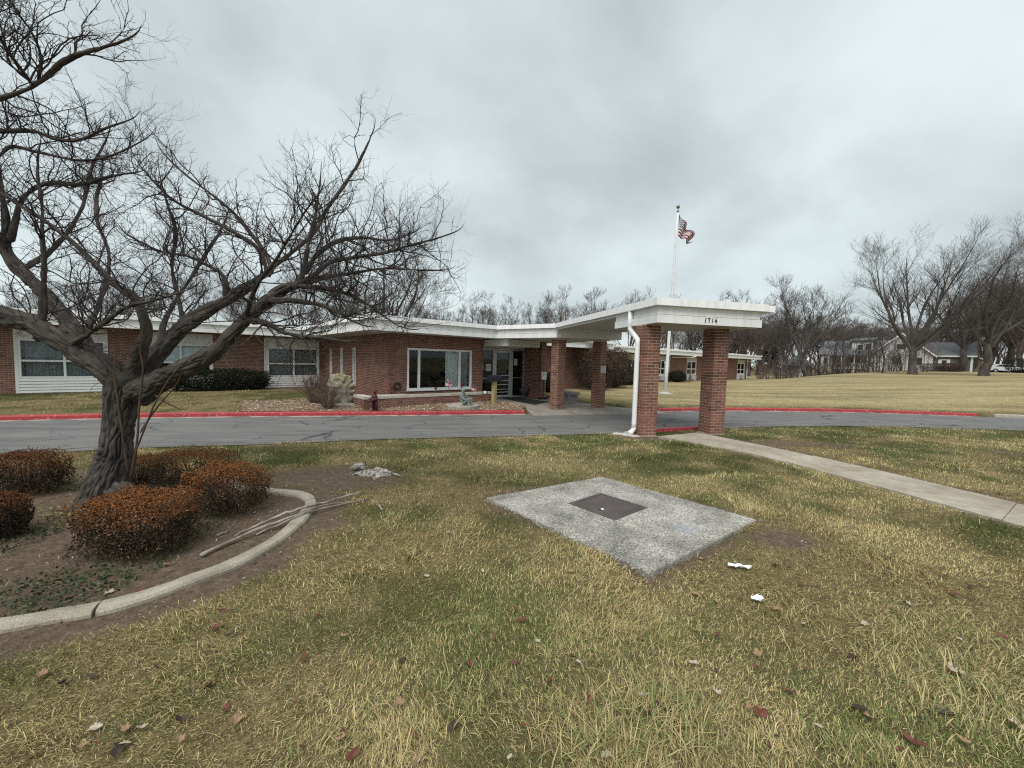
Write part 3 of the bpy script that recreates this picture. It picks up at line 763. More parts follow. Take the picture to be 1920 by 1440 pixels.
# --- roof, soffit and fascia
OH = 1.2
outline = [(U_L - .5, V_WING - OH), (U_BOX0 - OH, V_WING - OH), (U_BOX0 - OH, V_BOX - OH), (14.3, V_BOX - OH), (14.3, 16.3), (22.4, 16.3), (22.4, V_RW - OH), (58.9, V_RW - OH), (58.9, 34), (U_L - .5, 34)]
bpart('roof', MB().prism(outline, ZS + .012, ZR - .02), [M_soffit])
bpart('roof_covering', MB().prism([(u, v) for u, v in outline], ZR - .018, ZR + .012), M_roof)
def fascia(parent, pf, p, q, zlo=ZS, over=0.11, mitre=(0, 0), boards=True, top=ZR, thick=.03):
    """lower board, upper board and projecting roof edge along one side, p -> q with the outside on the right"""
    p, q = np.array(p, float), np.array(q, float); d = (q - p) / np.linalg.norm(q - p); n = np.array([d[1], -d[0]])
    def piece(name, z0, z1, o0, o1, m):
        a, b = p - d * mitre[0] * o1, q + d * mitre[1] * o1; ai, bi = p - d * mitre[0] * o0, q + d * mitre[1] * o0
        mb = MB().hexa([(*(ai + n * o0), z0), (*(bi + n * o0), z0), (*(b + n * o1), z0), (*(a + n * o1), z0), (*(ai + n * o0), z1), (*(bi + n * o0), z1), (*(b + n * o1), z1), (*(a + n * o1), z1)])
        pf(name, mb, m, parent)
    zb = top - .14
    if zlo < 2.7:
        piece('fascia_board', zlo, 2.672, .001, thick + .028, M_white); piece('fascia_board', 2.684, zb - .004, .001, thick, M_white)
    else: piece('fascia_board', zlo, zb - .004, .001, thick, M_white)
    piece('roof_edge', zb, top + .02, .001, thick + over, M_edge)
o = outline
CJ = 10.05
fascia(None, bpart, o[0], o[1], mitre=(1, -1)); fascia(None, bpart, o[1], o[2], mitre=(-1, 1)); fascia(None, bpart, o[2], (CJ, o[3][1]), mitre=(1, 0))
fascia(None, bpart, o[6], o[7], mitre=(0, 1)); fascia(None, bpart, o[7], o[8], mitre=(1, 0)); fascia(None, bpart, o[4], o[5], mitre=(0, 1)); fascia(None, bpart, o[5], o[6], mitre=(1, 0))
# little clips and a vent on the roof edge
for k in range(14):
    u = U_BOX0 - .6 + k * .42; bpart('edge_clip', MB().box(u, u + .03, V_BOX - OH - .02, V_BOX - OH + .03, ZR + .021, ZR + .055), mat('dark_clip', (.08, .08, .08)))
for k in range(22):
    u = 24 + k * 1.5; bpart('edge_clip', MB().box(u, u + .3 * ((k * 7) % 3), V_RW - OH - .02, V_RW - OH + .03, ZR + .021, ZR + .06), M_white)
sk = MB(); sk.prism([(5.1, 14.6), (6.3, 14.6), (6.3, 15.8), (5.1, 15.8)], ZR + .013, ZR + .16)
dome = bpart('roof_light', sk, mat('skylight', (.50, .55, .58), (.42, .46, .5), rough=.25, spec=.6, coord='world'))
bpart('lid', MB().hexa([(5.05, 14.55, ZR + .161), (6.35, 14.55, ZR + .161), (6.35, 15.85, ZR + .161), (5.05, 15.85, ZR + .161), (5.5, 15, ZR + .27), (5.9, 15, ZR + .27), (5.9, 15.4, ZR + .27), (5.5, 15.4, ZR + .27)]), MATS['skylight'], dome)
# --- raised planter in front of the window
PZ, PC, PV, PU0, PU1 = 0.16, 0.25, 13.32, 4.62, 10.02
brick_wall(bld, fn_front(PV), 0, PU0, PU1, -.42, PZ, [], singles=15, near=lambda a, b, c, d: -c + abs(a - 7) * .02, origin=BO, thick=.22, name='planter_wall')
brick_wall(bld, fn_left(PU0), -math.pi / 2, PV + .0, 14.34, -.42, PZ, [], origin=BO, thick=.22, name='planter_wall')
brick_wall(bld, lambda s, d, z: (PU1 - d, s, z), math.pi / 2, PV, V_BOX, -.42, PZ, [], origin=BO, thick=.22, name='planter_wall')
bpart('planter_soil', MB().box(PU0 + .2, PU1 - .2, PV + .2, V_BOX - .008, -.1, .10), mat('dark_soil', (.05, .038, .028), (.09, .07, .05), coord='world', scale=20, bump=.8, bscale=60))
M_stone = mat('cap_stone', (.50, .47, .40), (.36, .34, .29), rough=.85, scale=5, coord='world', bump=.35, bscale=70)
e = [PU0 - .03, 5.75, 7.15, 8.35, 9.25, PU1 + .03]
for a, b in zip(e[:-1], e[1:]): bpart('cap_stone', MB().box(a + .004, b - .004, PV - .03, PV + .32, PZ + .002, PC), M_stone)
bpart('cap_stone', MB().box(PU0 - .03, PU0 + .32, PV + .324, 14.3, PZ + .002, PC), M_stone)
bpart('cap_stone', MB().box(5.2, 6.3, PV + .325, PV + .62, PZ + .002, PC - .003), M_stone)
# hose hanger on the wall by the corner
hh = MB()
for rr in (.10, .125, .15): hh.tube([ff(6.22 + rr * math.cos(a), -.04 - rr * .15, .52 + rr * .9 * math.sin(a)) for a in np.linspace(0, 2 * math.pi, 20)], .014, 6)
bpart('hose_coil', hh, mat('dark_hose', (.05, .035, .03)))
# ------------------------------------------------------------------ entrance canopy and its four brick columns
CY = math.radians(13.0)
K0 = uvw(CJ, V_BOX - OH)[:2]; K1 = onz(1046, 633, 2.5)[:2]; F1 = onz(1234, 605, 2.5)[:2]
cu, cv_ = np.array([math.cos(CY), math.sin(CY)]), np.array([-math.sin(CY), math.cos(CY)])
F2 = F1 + cu * 2.56; K2 = K1 + cu * 2.62; K3 = uvw(14.28, V_BOX - OH - .002)[:2]
CO = np.array([*(F1 + cu * 1.28 + cv_ * 3), -0.06])
can = thing('entrance_canopy', 'flat white entrance canopy on four red brick columns, numbered 1714', 'canopy', CO)
def cpart(name, mb, m, parent=None, smooth=False, attr=None, kind=None):
    mb.v = [v - CO for v in mb.v]
    return build(name, mb, m, parent or can, smooth=smooth, attr=attr, kind=kind)
K0 = K0 + np.array([0, -.003])
outl = [tuple(K0), tuple(K1), tuple(F1), tuple(F2), tuple(K2), tuple(K3)]
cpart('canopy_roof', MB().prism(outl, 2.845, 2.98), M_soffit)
ov = [tuple(K0), tuple(K1 - cu * .05), tuple(F1 - cu * .09 - cv_ * .09), tuple(F2 + cu * .34 - cv_ * .09), tuple(K2 + cu * .34), tuple(K3)]
cpart('roof_covering', MB().prism(ov, 3.001, 3.022), M_roof)
fr_b = [tuple(F1), tuple(F2), tuple(F2 + cv_ * 1.85), tuple(F1 + cv_ * 1.85)]
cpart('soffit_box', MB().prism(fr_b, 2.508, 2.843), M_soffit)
bk_b = [tuple(K0), tuple(K1), tuple(K2), tuple(K3)]
cpart('soffit_box', MB().prism(bk_b, 2.508, 2.843), mat('canopy_beam', (.66, .65, .61), (.6, .59, .55), rough=.7, scale=1, coord='world'))
RE = F1 + cv_ * 1.85; RE2 = F2 + cv_ * 1.85
fascia(None, cpart, K0, K1, mitre=(0, 0)); fascia(None, cpart, K1, RE, zlo=2.80); fascia(None, cpart, RE, F1, mitre=(0, 1))
fascia(None, cpart, F1, F2, mitre=(1, 1)); fascia(None, cpart, F2, RE2, mitre=(1, 0)); fascia(None, cpart, RE2, K2, zlo=2.80)
cpart('roof_edge', MB().hexa([(*(F2 + cu * .12 - cv_ * .1), 2.862), (*(F2 + cu * .36 - cv_ * .1), 2.862), (*(F2 + cu * .36 + cv_ * 5.6), 2.862), (*(F2 + cu * .12 + cv_ * 5.6), 2.862),
                              (*(F2 + cu * .12 - cv_ * .1), 3.0), (*(F2 + cu * .36 - cv_ * .1), 3.0), (*(F2 + cu * .36 + cv_ * 5.6), 3.0), (*(F2 + cu * .12 + cv_ * 5.6), 3.0)]), M_edge)
# columns: sixteen inch piers, six bricks to a course
def column(corner, ang, z0, z1, nsing, name='column'):
    S = 2 * PL - JT; a, b = np.array([math.cos(ang), math.sin(ang)]), np.array([-math.sin(ang), math.cos(ang)])
    P = lambda x, y: np.array(corner[:2]) + a * x + b * y
    core = MB().hexa([(*P(x, y), z) for z in (z0, z1) for x, y in ((.004, .004), (S - .004, .004), (S - .004, S - .004), (.004, S - .004))])
    col = cpart(name, core, M_mortar)
    foot = MB().hexa([(*P(x, y), z) for z in (z0 - .12, z0 + .035) for x, y in ((-.015, -.015), (S + .015, -.015), (S + .015, S + .015), (-.015, S + .015))])
    cpart('footing', foot, M_kerb, col)
    n = int((z1 - z0 - .04) / PH); hb = (PL / 2) - JT / 2 - .001; rng = random.Random(int(corner[0] * 1000)); cnt = 0; many = MB()
    for k in range(n + 1):
        zc = z0 + .04 + k * PH + BR_H / 2
        if zc + BR_H / 2 > z1: break
        w = BR_L / 2 - JT / 4
        full = [(0, PL * 0, BR_L, 0)]
        if k % 2 == 0:
            lay = [(0, 0, BR_L, w), (PL, 0, S, w), (0, S - w, BR_L, S), (PL, S - w, S, S), (0, w + JT, w, S - w - JT), (S - w, w + JT, S, S - w - JT)]
        else:
            lay = [(0, 0, w, BR_L), (0, PL, w, S), (S - w, 0, S, BR_L), (S - w, PL, S, S), (w + JT, 0, S - w - JT, w), (w + JT, S - w, S - w - JT, S)]
        for x0, y0, x1, y1 in lay:
            vis = x0 < .01 or y0 < .01; j = (rng.random() - .5) * .003
            x0_, y0_ = x0 + j, y0 + j
            if vis and cnt < nsing:
                cnt += 1; c = P((x0 + x1) / 2 + j, (y0 + y1) / 2 + j)
                o = link('brick', pier_brick(x1 - x0, y1 - y0), col, (c[0] - CO[0], c[1] - CO[1], zc - CO[2]), ang); o.rotation_euler = (0, 0, ang)
            else:
                many.hexa([(*P(x, y), z) for z in (zc - BR_H / 2, zc + BR_H / 2) for x, y in ((x0_, y0_), (x1 + j, y0_), (x1 + j, y1 + j), (x0_, y1 + j))], rng.random())
    if many.n: cpart('brickwork', many, M_brickN, col, attr='rnd', kind='stuff')
    return col
_PB = {}
def pier_brick(l, w):
    k = (round(l, 3), round(w, 3))
    if k not in _PB:
        me = MB().box(-l / 2, l / 2, -w / 2, w / 2, -BR_H / 2, BR_H / 2).mesh('brick'); me.materials.append(M_brick1); _PB[k] = me
    return _PB[k]
LC = onz(1200.9, 815, -0.0); RC = onz(1330.4, 811.8, -0.0)
colL = column(LC, CY, -.06, 2.505, 150); colR = column(RC, CY, -.06, 2.505, 150)
CC = ony(1044.2, 769.5, 15.0); DC = ony(1121.9, 766.5, 15.85)
column(CC, YAW, -.30, 2.505, 0); colD = column(DC, YAW, -.30, 2.505, 0)
# downspout by the near left column
dp = [F1 + cv_ * 1.02 - cu * .085]; A0 = dp[0]
lt = np.array([*(LC[:2] - cu * .055 + cv_ * .20), 0])
path = [(*A0, 2.85), (*A0, 2.50), (*A0, 2.43)] + [(lt[0], lt[1], 2.15), (lt[0], lt[1], 2.07), (lt[0], lt[1], .22), (lt[0], lt[1], .14)]
ds = MB()
def gutter_pipe(path, w, h):
    for a, b in zip(path[:-1], path[1:]): ds.bar(a, np.array(b) + (np.array(b) - np.array(a)) * .0, w, h, up=(cu[0], cu[1], 0))
ds.tube(path, .058, 8)
out_ = np.array([*(lt[:2] - cu * .16 - cv_ * .10), .02])
ds.tube([(lt[0], lt[1], .16), (lt[0], lt[1], .10), (*((lt[:2] + out_[:2]) / 2), .045), tuple(out_)], [.058, .058, .055, .06], 8)
cpart('downspout', ds, mat('white_gutter_metal', (.80, .81, .81), (.72, .73, .73), rough=.4, scale=4, coord='world'), smooth=True)
# house number on the front board: 1714
def stroke_digit(ch, s0, z0, h, w):
    S = {'1': [[(.35, 0), (.62, 1)]], '7': [[(.05, .78), (.12, .98), (.95, .98)], [(.95, .98), (.52, .5), (.45, 0)]], '4': [[(.62, 1), (.05, .35), (1.0, .38)], [(.85, .72), (.6, 0)]]}[ch]
    mb = MB()
    for st in S:
        for (x0, y0), (x1, y1) in zip(st[:-1], st[1:]):
            p = F1 + cu * (s0 + x0 * w) - cv_ * .062; q = F1 + cu * (s0 + x1 * w) - cv_ * .062
            mb.bar((*p, z0 + y0 * h), (*q, z0 + y1 * h), .012, .016, up=(-cv_[0], -cv_[1], 0))
    return mb
M_black = mat('black_metal', (.018, .018, .02), rough=.5)
s0 = 1.10
for k, ch in enumerate('1714'):
    cpart('numeral', stroke_digit(ch, s0 + k * .088, 2.545, .105, .055), M_black)
# notice on the far right column
S = 2 * PL - JT; a_, b_ = np.array([math.cos(YAW), math.sin(YAW)]), np.array([-math.sin(YAW), math.cos(YAW)])
def onD(x, z, d): p = DC[:2] + a_ * x - b_ * (.001 + d); return (*p, z)
sg = MB().hexa([onD(x, z, d) for z in (1.20, 1.46) for x, d in ((.05, .003), (.36, .003), (.36, .012), (.05, .012))])
sign = cpart('notice_plate', sg, M_paper)
pr = MB()
for k, (x0, x1) in enumerate(((.09, .32), (.07, .30), (.08, .33), (.10, .28))):
    zc = 1.43 - k * .058
    for q in range(6):
        xa = x0 + (x1 - x0) * q / 6; pr.hexa([onD(x, z, d) for z in (zc - .028, zc) for x, d in ((xa, .0125), (xa + (x1 - x0) / 6 * .8, .0125), (xa + (x1 - x0) / 6 * .8, .0135), (xa, .0135))])
cpart('print', pr, M_ink, sign)
# ------------------------------------------------------------------ branch growth, in batches
def unit(a): return a / (np.linalg.norm(a, axis=-1, keepdims=True) + 1e-9)
def batch_tubes(mb, P, R, n, attr=None):
    """P (N,K,3) paths, R (N,K) radii -> n-sided tubes in one go"""
    P, R = np.asarray(P, float), np.asarray(R, float); Nn, K = R.shape
    if Nn == 0: return
    T = unit(np.gradient(P, axis=1)); ref = np.where(np.abs(T[..., 2:3]) > .9, np.array([1., 0, 0]), np.array([0, 0, 1.]))
    s = unit(np.cross(T, ref)); t = np.cross(T, s); a = np.arange(n) * 2 * math.pi / n
    V = P[:, :, None] + R[:, :, None, None] * (np.cos(a)[:, None] * s[:, :, None] + np.sin(a)[:, None] * t[:, :, None])
    b = (np.arange(Nn) * K * n)[:, None, None]; i = (np.arange(K - 1) * n)[None, :, None]; j = np.arange(n)[None, None]; j2 = (j + 1) % n
    Fc = np.stack(np.broadcast_arrays(b + i + j, b + i + n + j, b + i + n + j2, b + i + j2), -1).reshape(-1, 4)
    mb.add(V.reshape(-1, 3), Fc[:, ::-1], attr)
def sprout(P, R, rng, per, t0, t1, lens, ratio, rmax, K, spread, up, jit, rend=.35, fwd=.35, taper_len=.5, flat=1.0):
    """grow children on every path of a batch"""
    Nn, Kp = R.shape; n = Nn * per; pi = np.repeat(np.arange(Nn), per)
    t = rng.uniform(t0, t1, n) * (Kp - 1); k = np.minimum(t.astype(int), Kp - 2); f = (t - k)[:, None]
    p = P[pi, k] * (1 - f) + P[pi, k + 1] * f; tan = unit(P[pi, k + 1] - P[pi, k]); r = R[pi, k] * (1 - f[:, 0]) + R[pi, k + 1] * f[:, 0]
    rnd = unit(rng.normal(size=(n, 3)) * np.array([1, 1, flat])); per_ = unit(rnd - tan * np.sum(rnd * tan, 1, keepdims=True))
    d = unit(tan * fwd + per_ * spread + np.array([0, 0, up]))
    L = rng.uniform(lens[0], lens[1], n) * (1 - taper_len * (t / (Kp - 1)))
    step = (L / (K - 1))[:, None]; Q = [p]
    for q in range(K - 1):
        d = unit(d + np.array([0, 0, up * .45]) * .5 + rng.normal(size=(n, 3)) * jit); Q.append(Q[-1] + d * step)
    r0 = np.minimum(r * ratio, rmax)
    return np.stack(Q, 1), r0[:, None] * np.linspace(1, rend, K)[None]

def bark_mat(name, c1, c2, c3, sc=1.0):
    def ex(N, L, cv, out, mix, noise, ramp): return ramp(noise(14 * sc, 9, .72), [(0.3, c1), (0.5, c2), (0.72, c3)])
    return mat(name, rough=.95, attr='bk', stretch=(1, 1, .3), bump=1.0, bscale=45 * sc, bdist=.012, spec=.15, extra=ex)
M_bark = bark_mat('rough_bark', (.030, .026, .023), (.070, .060, .053), (.145, .127, .112))
M_twig = mat('dark_twig', (.032, .025, .025), (.065, .053, .050), rough=.9, scale=6, coord='world')
M_sucker = mat('brown_shoot', (.10, .062, .040), (.07, .045, .03), rough=.9, scale=8, coord='world')

def limb(mb, nodes, n=None, rough=1.0, seed=0, thin=.78):
    """one limb through photo nodes (px, py, Y, width px), with furrowed bark"""
    if nodes[-1][3] < 6:
        (xa, ya, _, _), (xb, yb, Yb, _) = nodes[-2], nodes[-1]; nodes = nodes + [(xb + (xb - xa) * .35, yb + (yb - ya) * .5 - 8, Yb, .7)]
    nd = np.array(nodes, float); dv = np.gradient(nd[:, :2], axis=0); dv = np.abs(dv) / (np.linalg.norm(dv, axis=1)[:, None] + 1e-9)
    co = np.cos(np.arctan((nd[:, 0] - 960) / F_PX)); wide = np.where(nd[:, 3] > 8, thin / np.sqrt(dv[:, 0] ** 2 + (dv[:, 1] / co) ** 2), .95)     # a wide lens stretches things off its axis
    C3 = np.array([[*ony(x, y, Y), w * k / 2 * Y / F_PX] for (x, y, Y, w), k in zip(nodes, wide)]); C = catmull(C3, 12)
    ln_t = np.linalg.norm(np.diff(C[:, :3], axis=0), axis=1).sum(); rmax = C[:, 3].max()
    stepz = .016 if rmax > .05 else (.03 if rmax > .02 else .06)
    C = resample(C[:, [0, 1, 2, 3]], 3) if False else C
    s_ = np.concatenate([[0], np.cumsum(np.linalg.norm(np.diff(C[:, :3], axis=0), axis=1))]); t_ = np.linspace(0, s_[-1], max(6, int(ln_t / stepz)))
    C = np.stack([np.interp(t_, s_, C[:, k]) for k in range(4)], -1)
    if n is None: n = int(np.clip(2 * math.pi * rmax / .0125, 8, 150))
    P, Rr = C[:, :3].copy(), np.maximum(C[:, 3], .0015); K = len(P)
    wob = (fbm(np.c_[t_ * 3.1, np.zeros(K) + seed, np.zeros(K)], seed, 3) - .5)[:, None] * np.array([1, .6, .4]) + (fbm(np.c_[t_ * 3.1, np.zeros(K) + seed + 9, np.zeros(K)], seed + 3, 3) - .5)[:, None] * np.array([-.4, .6, 1])
    P = P + wob * np.minimum(Rr * .9, .035)[:, None]
    T = unit(np.gradient(P, axis=0)); s = unit(np.cross(T[0], (0.3, 1, .2))); S_ = []
    for k in range(K):
        s = unit(s - T[k] * (s @ T[k])); S_.append(s)
    S_ = np.array(S_); TT = np.cross(T, S_); a = np.arange(n) * 2 * math.pi / n; ca, sa = np.cos(a), np.sin(a)
    bk = np.stack(np.broadcast_arrays(ca[None] * Rr[:, None], sa[None] * Rr[:, None], t_[:, None]), -1)
    if rmax > .012:
        q = bk.copy(); tw_ = fbm(bk * np.array([4, 4, 3]), seed + 1, 2) - .5
        q = q * np.array([30, 30, 7.5]) + tw_[..., None] * 2.2
        fis = np.abs(2 * fbm(q, seed, 2) - 1); plate = fbm(bk * np.array([14, 14, 6]), seed + 7, 3) - .5; lump = fbm(bk * np.array([5, 5, 2.6]), seed + 5, 2) - .5
        dep = np.minimum(Rr[:, None] * .34, .022) * rough
        disp = -dep * (1 - sstep(.0, .30, fis)) * (.45 + fbm(bk * 3.3, seed + 2, 2)) + plate * dep * .9 + lump * np.minimum(Rr[:, None] * .55, .05)
    else: disp = np.zeros((K, n))
    rr = Rr[:, None] + disp; rr[0] *= .25; rr[-1] *= .4
    V = P[:, None] + rr[..., None] * (ca[None, :, None] * S_[:, None] + sa[None, :, None] * TT[:, None])
    i = np.arange(K - 1)[:, None] * n; j = np.arange(n)[None]; j2 = (j + 1) % n; b = mb.n
    mb.add(V.reshape(-1, 3), np.stack([i + j, i + j2, i + n + j2, i + n + j], -1).reshape(-1, 4), bk.reshape(-1, 3))
    mb.f.append([list(range(b + n - 1, b - 1, -1)), list(range(b + (K - 1) * n, b + K * n))])
    return P, Rr

# ------------------------------------------------------------------ the old tree in the bed
TB = gpx(192, 950)
tree = thing('bare_tree', 'old leaning bare tree with dark twisted limbs, rooted among rust coloured shrubs', 'tree', TB)
def tpart(name, mb, m, parent=None, smooth=True, attr=None, kind=None):
    mb.v = [v - TB for v in mb.v]
    return build(name, mb, m, parent or tree, smooth=smooth, attr=attr, kind=kind)
tr = MB()
limb(tr, [(170, 1000, 3.95, 190), (180, 968, 3.98, 148), (190, 938, 4.02, 108), (205, 895, 4.05, 88), (217, 850, 4.08, 78), (224, 800, 4.1, 72), (230, 760, 4.1, 76), (237, 722, 4.1, 84), (240, 690, 4.1, 60)], rough=1.25, seed=2, thin=.98)
for x0, y0, x1, y1, Y1, w in ((180, 930, 118, 985, 3.75, 46), (215, 920, 262, 938, 3.9, 40), (195, 930, 200, 990, 3.6, 44)):
    limb(tr, [(x0, y0, 4.05, w * 1.3), ((x0 + x1) / 2, (y0 + y1) / 2, (4.05 + Y1) / 2, w), (x1, y1, Y1, w * .5), (x1 + (x1 - x0) * .3, y1 + 18, Y1, w * .2)], seed=4, thin=.95)
tpart('trunk', tr, M_bark, attr='bk')
LIMBS = {
 'A': [(238, 724, 4.08, 74), (200, 690, 4.0, 68), (150, 662, 3.95, 58), (100, 632, 3.9, 54), (50, 608, 3.85, 50), (0, 592, 3.8, 46), (-60, 570, 3.75, 40), (-130, 520, 3.7, 32), (-190, 440, 3.7, 24), (-240, 330, 3.8, 16)],
 'B': [(210, 705, 4.2, 58), (165, 655, 4.3, 50), (125, 600, 4.4, 44), (85, 548, 4.45, 40), (40, 505, 4.5, 36), (12, 465, 4.5, 30), (12, 420, 4.5, 22), (5, 370, 4.5, 17), (-6, 310, 4.5, 14), (-25, 230, 4.4, 10)],
 'B2': [(20, 455, 4.5, 22), (37, 385, 4.55, 16), (60, 356, 4.6, 13), (96, 342, 4.6, 11), (154, 346, 4.6, 8), (208, 331, 4.55, 6), (262, 322, 4.5, 3)],
 'C': [(74, 640, 3.92, 28), (77, 612, 3.9, 25), (82, 560, 3.9, 22), (83, 500, 3.9, 19), (80, 440, 3.9, 14), (78, 380, 3.95, 9), (70, 320, 4, 6), (76, 270, 4, 3)],
 'D': [(248, 705, 4.1, 54), (268, 650, 4.05, 38), (276, 610, 4.0, 28), (250, 560, 3.95, 20), (208, 527, 3.9, 16), (146, 462, 3.85, 13), (88, 417, 3.8, 11), (30, 380, 3.8, 8), (-20, 350, 3.8, 5)],
 'E': [(252, 715, 4.2, 62), (300, 655, 4.3, 46), (340, 615, 4.4, 38), (380, 587, 4.5, 34), (420, 565, 4.55, 30), (457, 542, 4.6, 26), (485, 523, 4.65, 18), (524, 491, 4.7, 13), (584, 440, 4.8, 12), (610, 398, 4.85, 10), (648, 344, 4.9, 7), (667, 315, 4.9, 5), (685, 280, 4.9, 4), (700, 245, 4.9, 2.5)],
 'E1': [(505, 520, 4.6, 13), (482, 465, 4.5, 11), (428, 430, 4.4, 9), (380, 404, 4.3, 7), (320, 372, 4.2, 5), (262, 310, 4.1, 3)],
 'E2': [(508, 513, 4.7, 13), (501, 481, 4.8, 10), (460, 424, 4.9, 8), (418, 382, 5.0, 6), (350, 330, 5.1, 4), (305, 285, 5.1, 2.5)],
 'F': [(258, 738, 4.05, 70), (330, 700, 3.9, 52), (380, 672, 3.85, 42), (412, 655, 3.8, 40), (460, 600, 3.8, 37), (508, 558, 3.8, 32), (552, 535, 3.8, 21), (604, 520, 3.8, 13), (652, 513, 3.8, 9), (731, 503, 3.75, 6), (790, 507, 3.7, 4), (838, 506, 3.7, 2.5)],
 'F2': [(550, 540, 3.82, 20), (568, 510, 3.9, 15), (576, 470, 3.9, 9), (581, 443, 3.95, 7), (592, 400, 4, 5), (600, 340, 4, 3)],
 'F3': [(545, 540, 3.8, 16), (588, 516, 3.75, 11), (616, 494, 3.7, 9), (668, 481, 3.7, 7), (715, 475, 3.7, 6), (763, 462, 3.65, 5), (827, 444, 3.6, 3.5), (860, 431, 3.6, 2)],
 'F4': [(568, 514, 3.92, 14), (597, 475, 4.05, 11), (636, 451, 4.1, 8), (680, 445, 4.2, 6), (730, 450, 4.2, 4), (775, 436, 4.2, 2.5)],
 'F5': [(505, 562, 3.75, 18), (545, 563, 3.65, 12), (578, 567, 3.6, 10), (620, 577, 3.5, 7), (661, 602, 3.45, 4), (692, 612, 3.45, 2.5)],
 'F6': [(560, 535, 3.75, 13), (610, 540, 3.6, 9), (650, 550, 3.55, 7), (690, 570, 3.5, 5), (720, 592, 3.5, 4), (750, 612, 3.45, 3), (780, 618, 3.45, 2)],
 'F7': [(470, 600, 3.7, 18), (500, 605, 3.6, 12), (540, 625, 3.5, 9), (600, 632, 3.4, 6), (650, 640, 3.35, 3)],
 'G': [(-240, 330, 3.8, 16), (-140, 255, 3.7, 15), (-60, 208, 3.62, 13), (0, 184, 3.6, 11), (62, 162, 3.6, 10), (125, 112, 3.6, 8), (200, 87, 3.55, 5), (235, 75, 3.5, 4), (258, 60, 3.5, 2)],
 'G2': [(62, 162, 3.6, 8), (40, 130, 3.5, 7), (15, 95, 3.4, 6), (-15, 40, 3.3, 4)],
 'G3': [(70, 155, 3.6, 7), (78, 110, 3.55, 5), (60, 60, 3.5, 4), (20, 5, 3.45, 3)],
 'H': [(-25, 230, 4.4, 10), (0, 245, 4.3, 8), (60, 245, 4.25, 7), (110, 262, 4.2, 6), (150, 262, 4.2, 5), (200, 240, 4.2, 4), (248, 222, 4.2, 2)],
 'I': [(-6, 300, 4.5, 9), (20, 275, 4.6, 7), (70, 285, 4.6, 6), (140, 300, 4.6, 5), (200, 295, 4.55, 4), (270, 262, 4.5, 2.5)],
 'K': [(345, 612, 4.4, 20), (335, 560, 4.45, 14), (322, 500, 4.5, 10), (330, 440, 4.6, 7), (312, 380, 4.6, 4), (300, 330, 4.6, 2.5)],
 'M': [(425, 560, 4.55, 18), (418, 520, 4.5, 14), (395, 500, 4.5, 10), (350, 480, 4.4, 7), (300, 470, 4.3, 5), (240, 440, 4.2, 3)],
 'N': [(300, 655, 4.3, 20), (310, 600, 4.6, 14), (345, 540, 5.0, 10), (390, 470, 5.3, 7), (420, 420, 5.5, 4)],
 'O': [(150, 640, 4.3, 22), (190, 560, 4.9, 15), (205, 480, 5.3, 10), (180, 400, 5.6, 7), (190, 330, 5.8, 4)],
 'Q': [(130, 650, 3.95, 20), (190, 610, 3.6, 14), (240, 575, 3.4, 9), (300, 560, 3.2, 6), (360, 540, 3.1, 3)],
 'S': [(40, 505, 4.5, 20), (95, 470, 4.8, 14), (150, 400, 5.1, 9), (170, 320, 5.3, 6), (200, 260, 5.4, 3)],
 'T': [(460, 600, 3.8, 16), (480, 540, 3.5, 11), (520, 480, 3.3, 7), (570, 400, 3.2, 4), (600, 360, 3.2, 2.5)],
}
LP = {}
for k, nodes in LIMBS.items():
    mb = MB(); thick = nodes[0][3]
    LP[k] = limb(mb, nodes, seed=ord(k[0]) + len(k))
    tpart('limb', mb, M_bark, attr='bk')
rg = np.random.default_rng(11)
base_P, base_R = [], []
for k, (P, Rr) in LP.items():
    m = Rr < .060
    if m.sum() < 3: continue
    Q = resample(np.c_[P[m], Rr[m]], 10); base_P.append(Q[:, :3]); base_R.append(Q[:, 3])
base_P, base_R = np.array(base_P), np.array(base_R)
tw = MB()
P1, R1 = sprout(base_P, base_R, rg, 15, .05, 1.0, (.45, 1.2), .5, .0078, 10, 1.0, .26, .25, rend=.3, fwd=.7, taper_len=.45)
batch_tubes(tw, P1, R1, 5)
P2, R2 = sprout(P1, R1, rg, 9, .1, 1.0, (.16, .48), .62, .0036, 6, .95, .30, .32, rend=.45, fwd=.7, taper_len=.4)
P2b, R2b = sprout(base_P, base_R, rg, 12, .25, 1.0, (.15, .40), .5, .0042, 6, 1.0, .45, .2, rend=.45, fwd=.5)
P2, R2 = np.concatenate([P2, P2b]), np.concatenate([R2, R2b])
batch_tubes(tw, P2, R2, 3)
P3, R3 = sprout(P2, R2, rg, 4, .2, 1.0, (.03, .14), .75, .0026, 3, 1.0, .35, .25, rend=.55, fwd=.6)
batch_tubes(tw, P3, R3, 3)
tpart('crown', tw, M_twig, smooth=False)
sk_ = MB()
for nodes in ([(243, 900, 3.8, 5), (256, 845, 3.76, 4.5), (277, 790, 3.72, 4), (296, 745, 3.7, 3.4), (335, 690, 3.7, 2.4), (395, 640, 3.7, 1.4)], [(240, 890, 3.82, 5), (232, 830, 3.8, 4.5), (222, 760, 3.78, 4), (214, 700, 3.78, 3), (222, 640, 3.78, 1.6)],
              [(250, 890, 3.85, 4.5), (258, 820, 3.8, 4), (262, 750, 3.8, 3.6), (268, 690, 3.78, 3), (262, 650, 3.78, 2.4), (280, 610, 3.78, 1.4)], [(262, 812, 3.8, 4), (290, 770, 3.75, 3), (330, 722, 3.72, 1.8)], [(290, 740, 3.85, 7), (318, 758, 3.8, 5), (344, 769, 3.8, 2)]):
    limb(sk_, nodes, n=7, seed=3)
tpart('sucker_shoots', sk_, M_sucker, attr='bk')

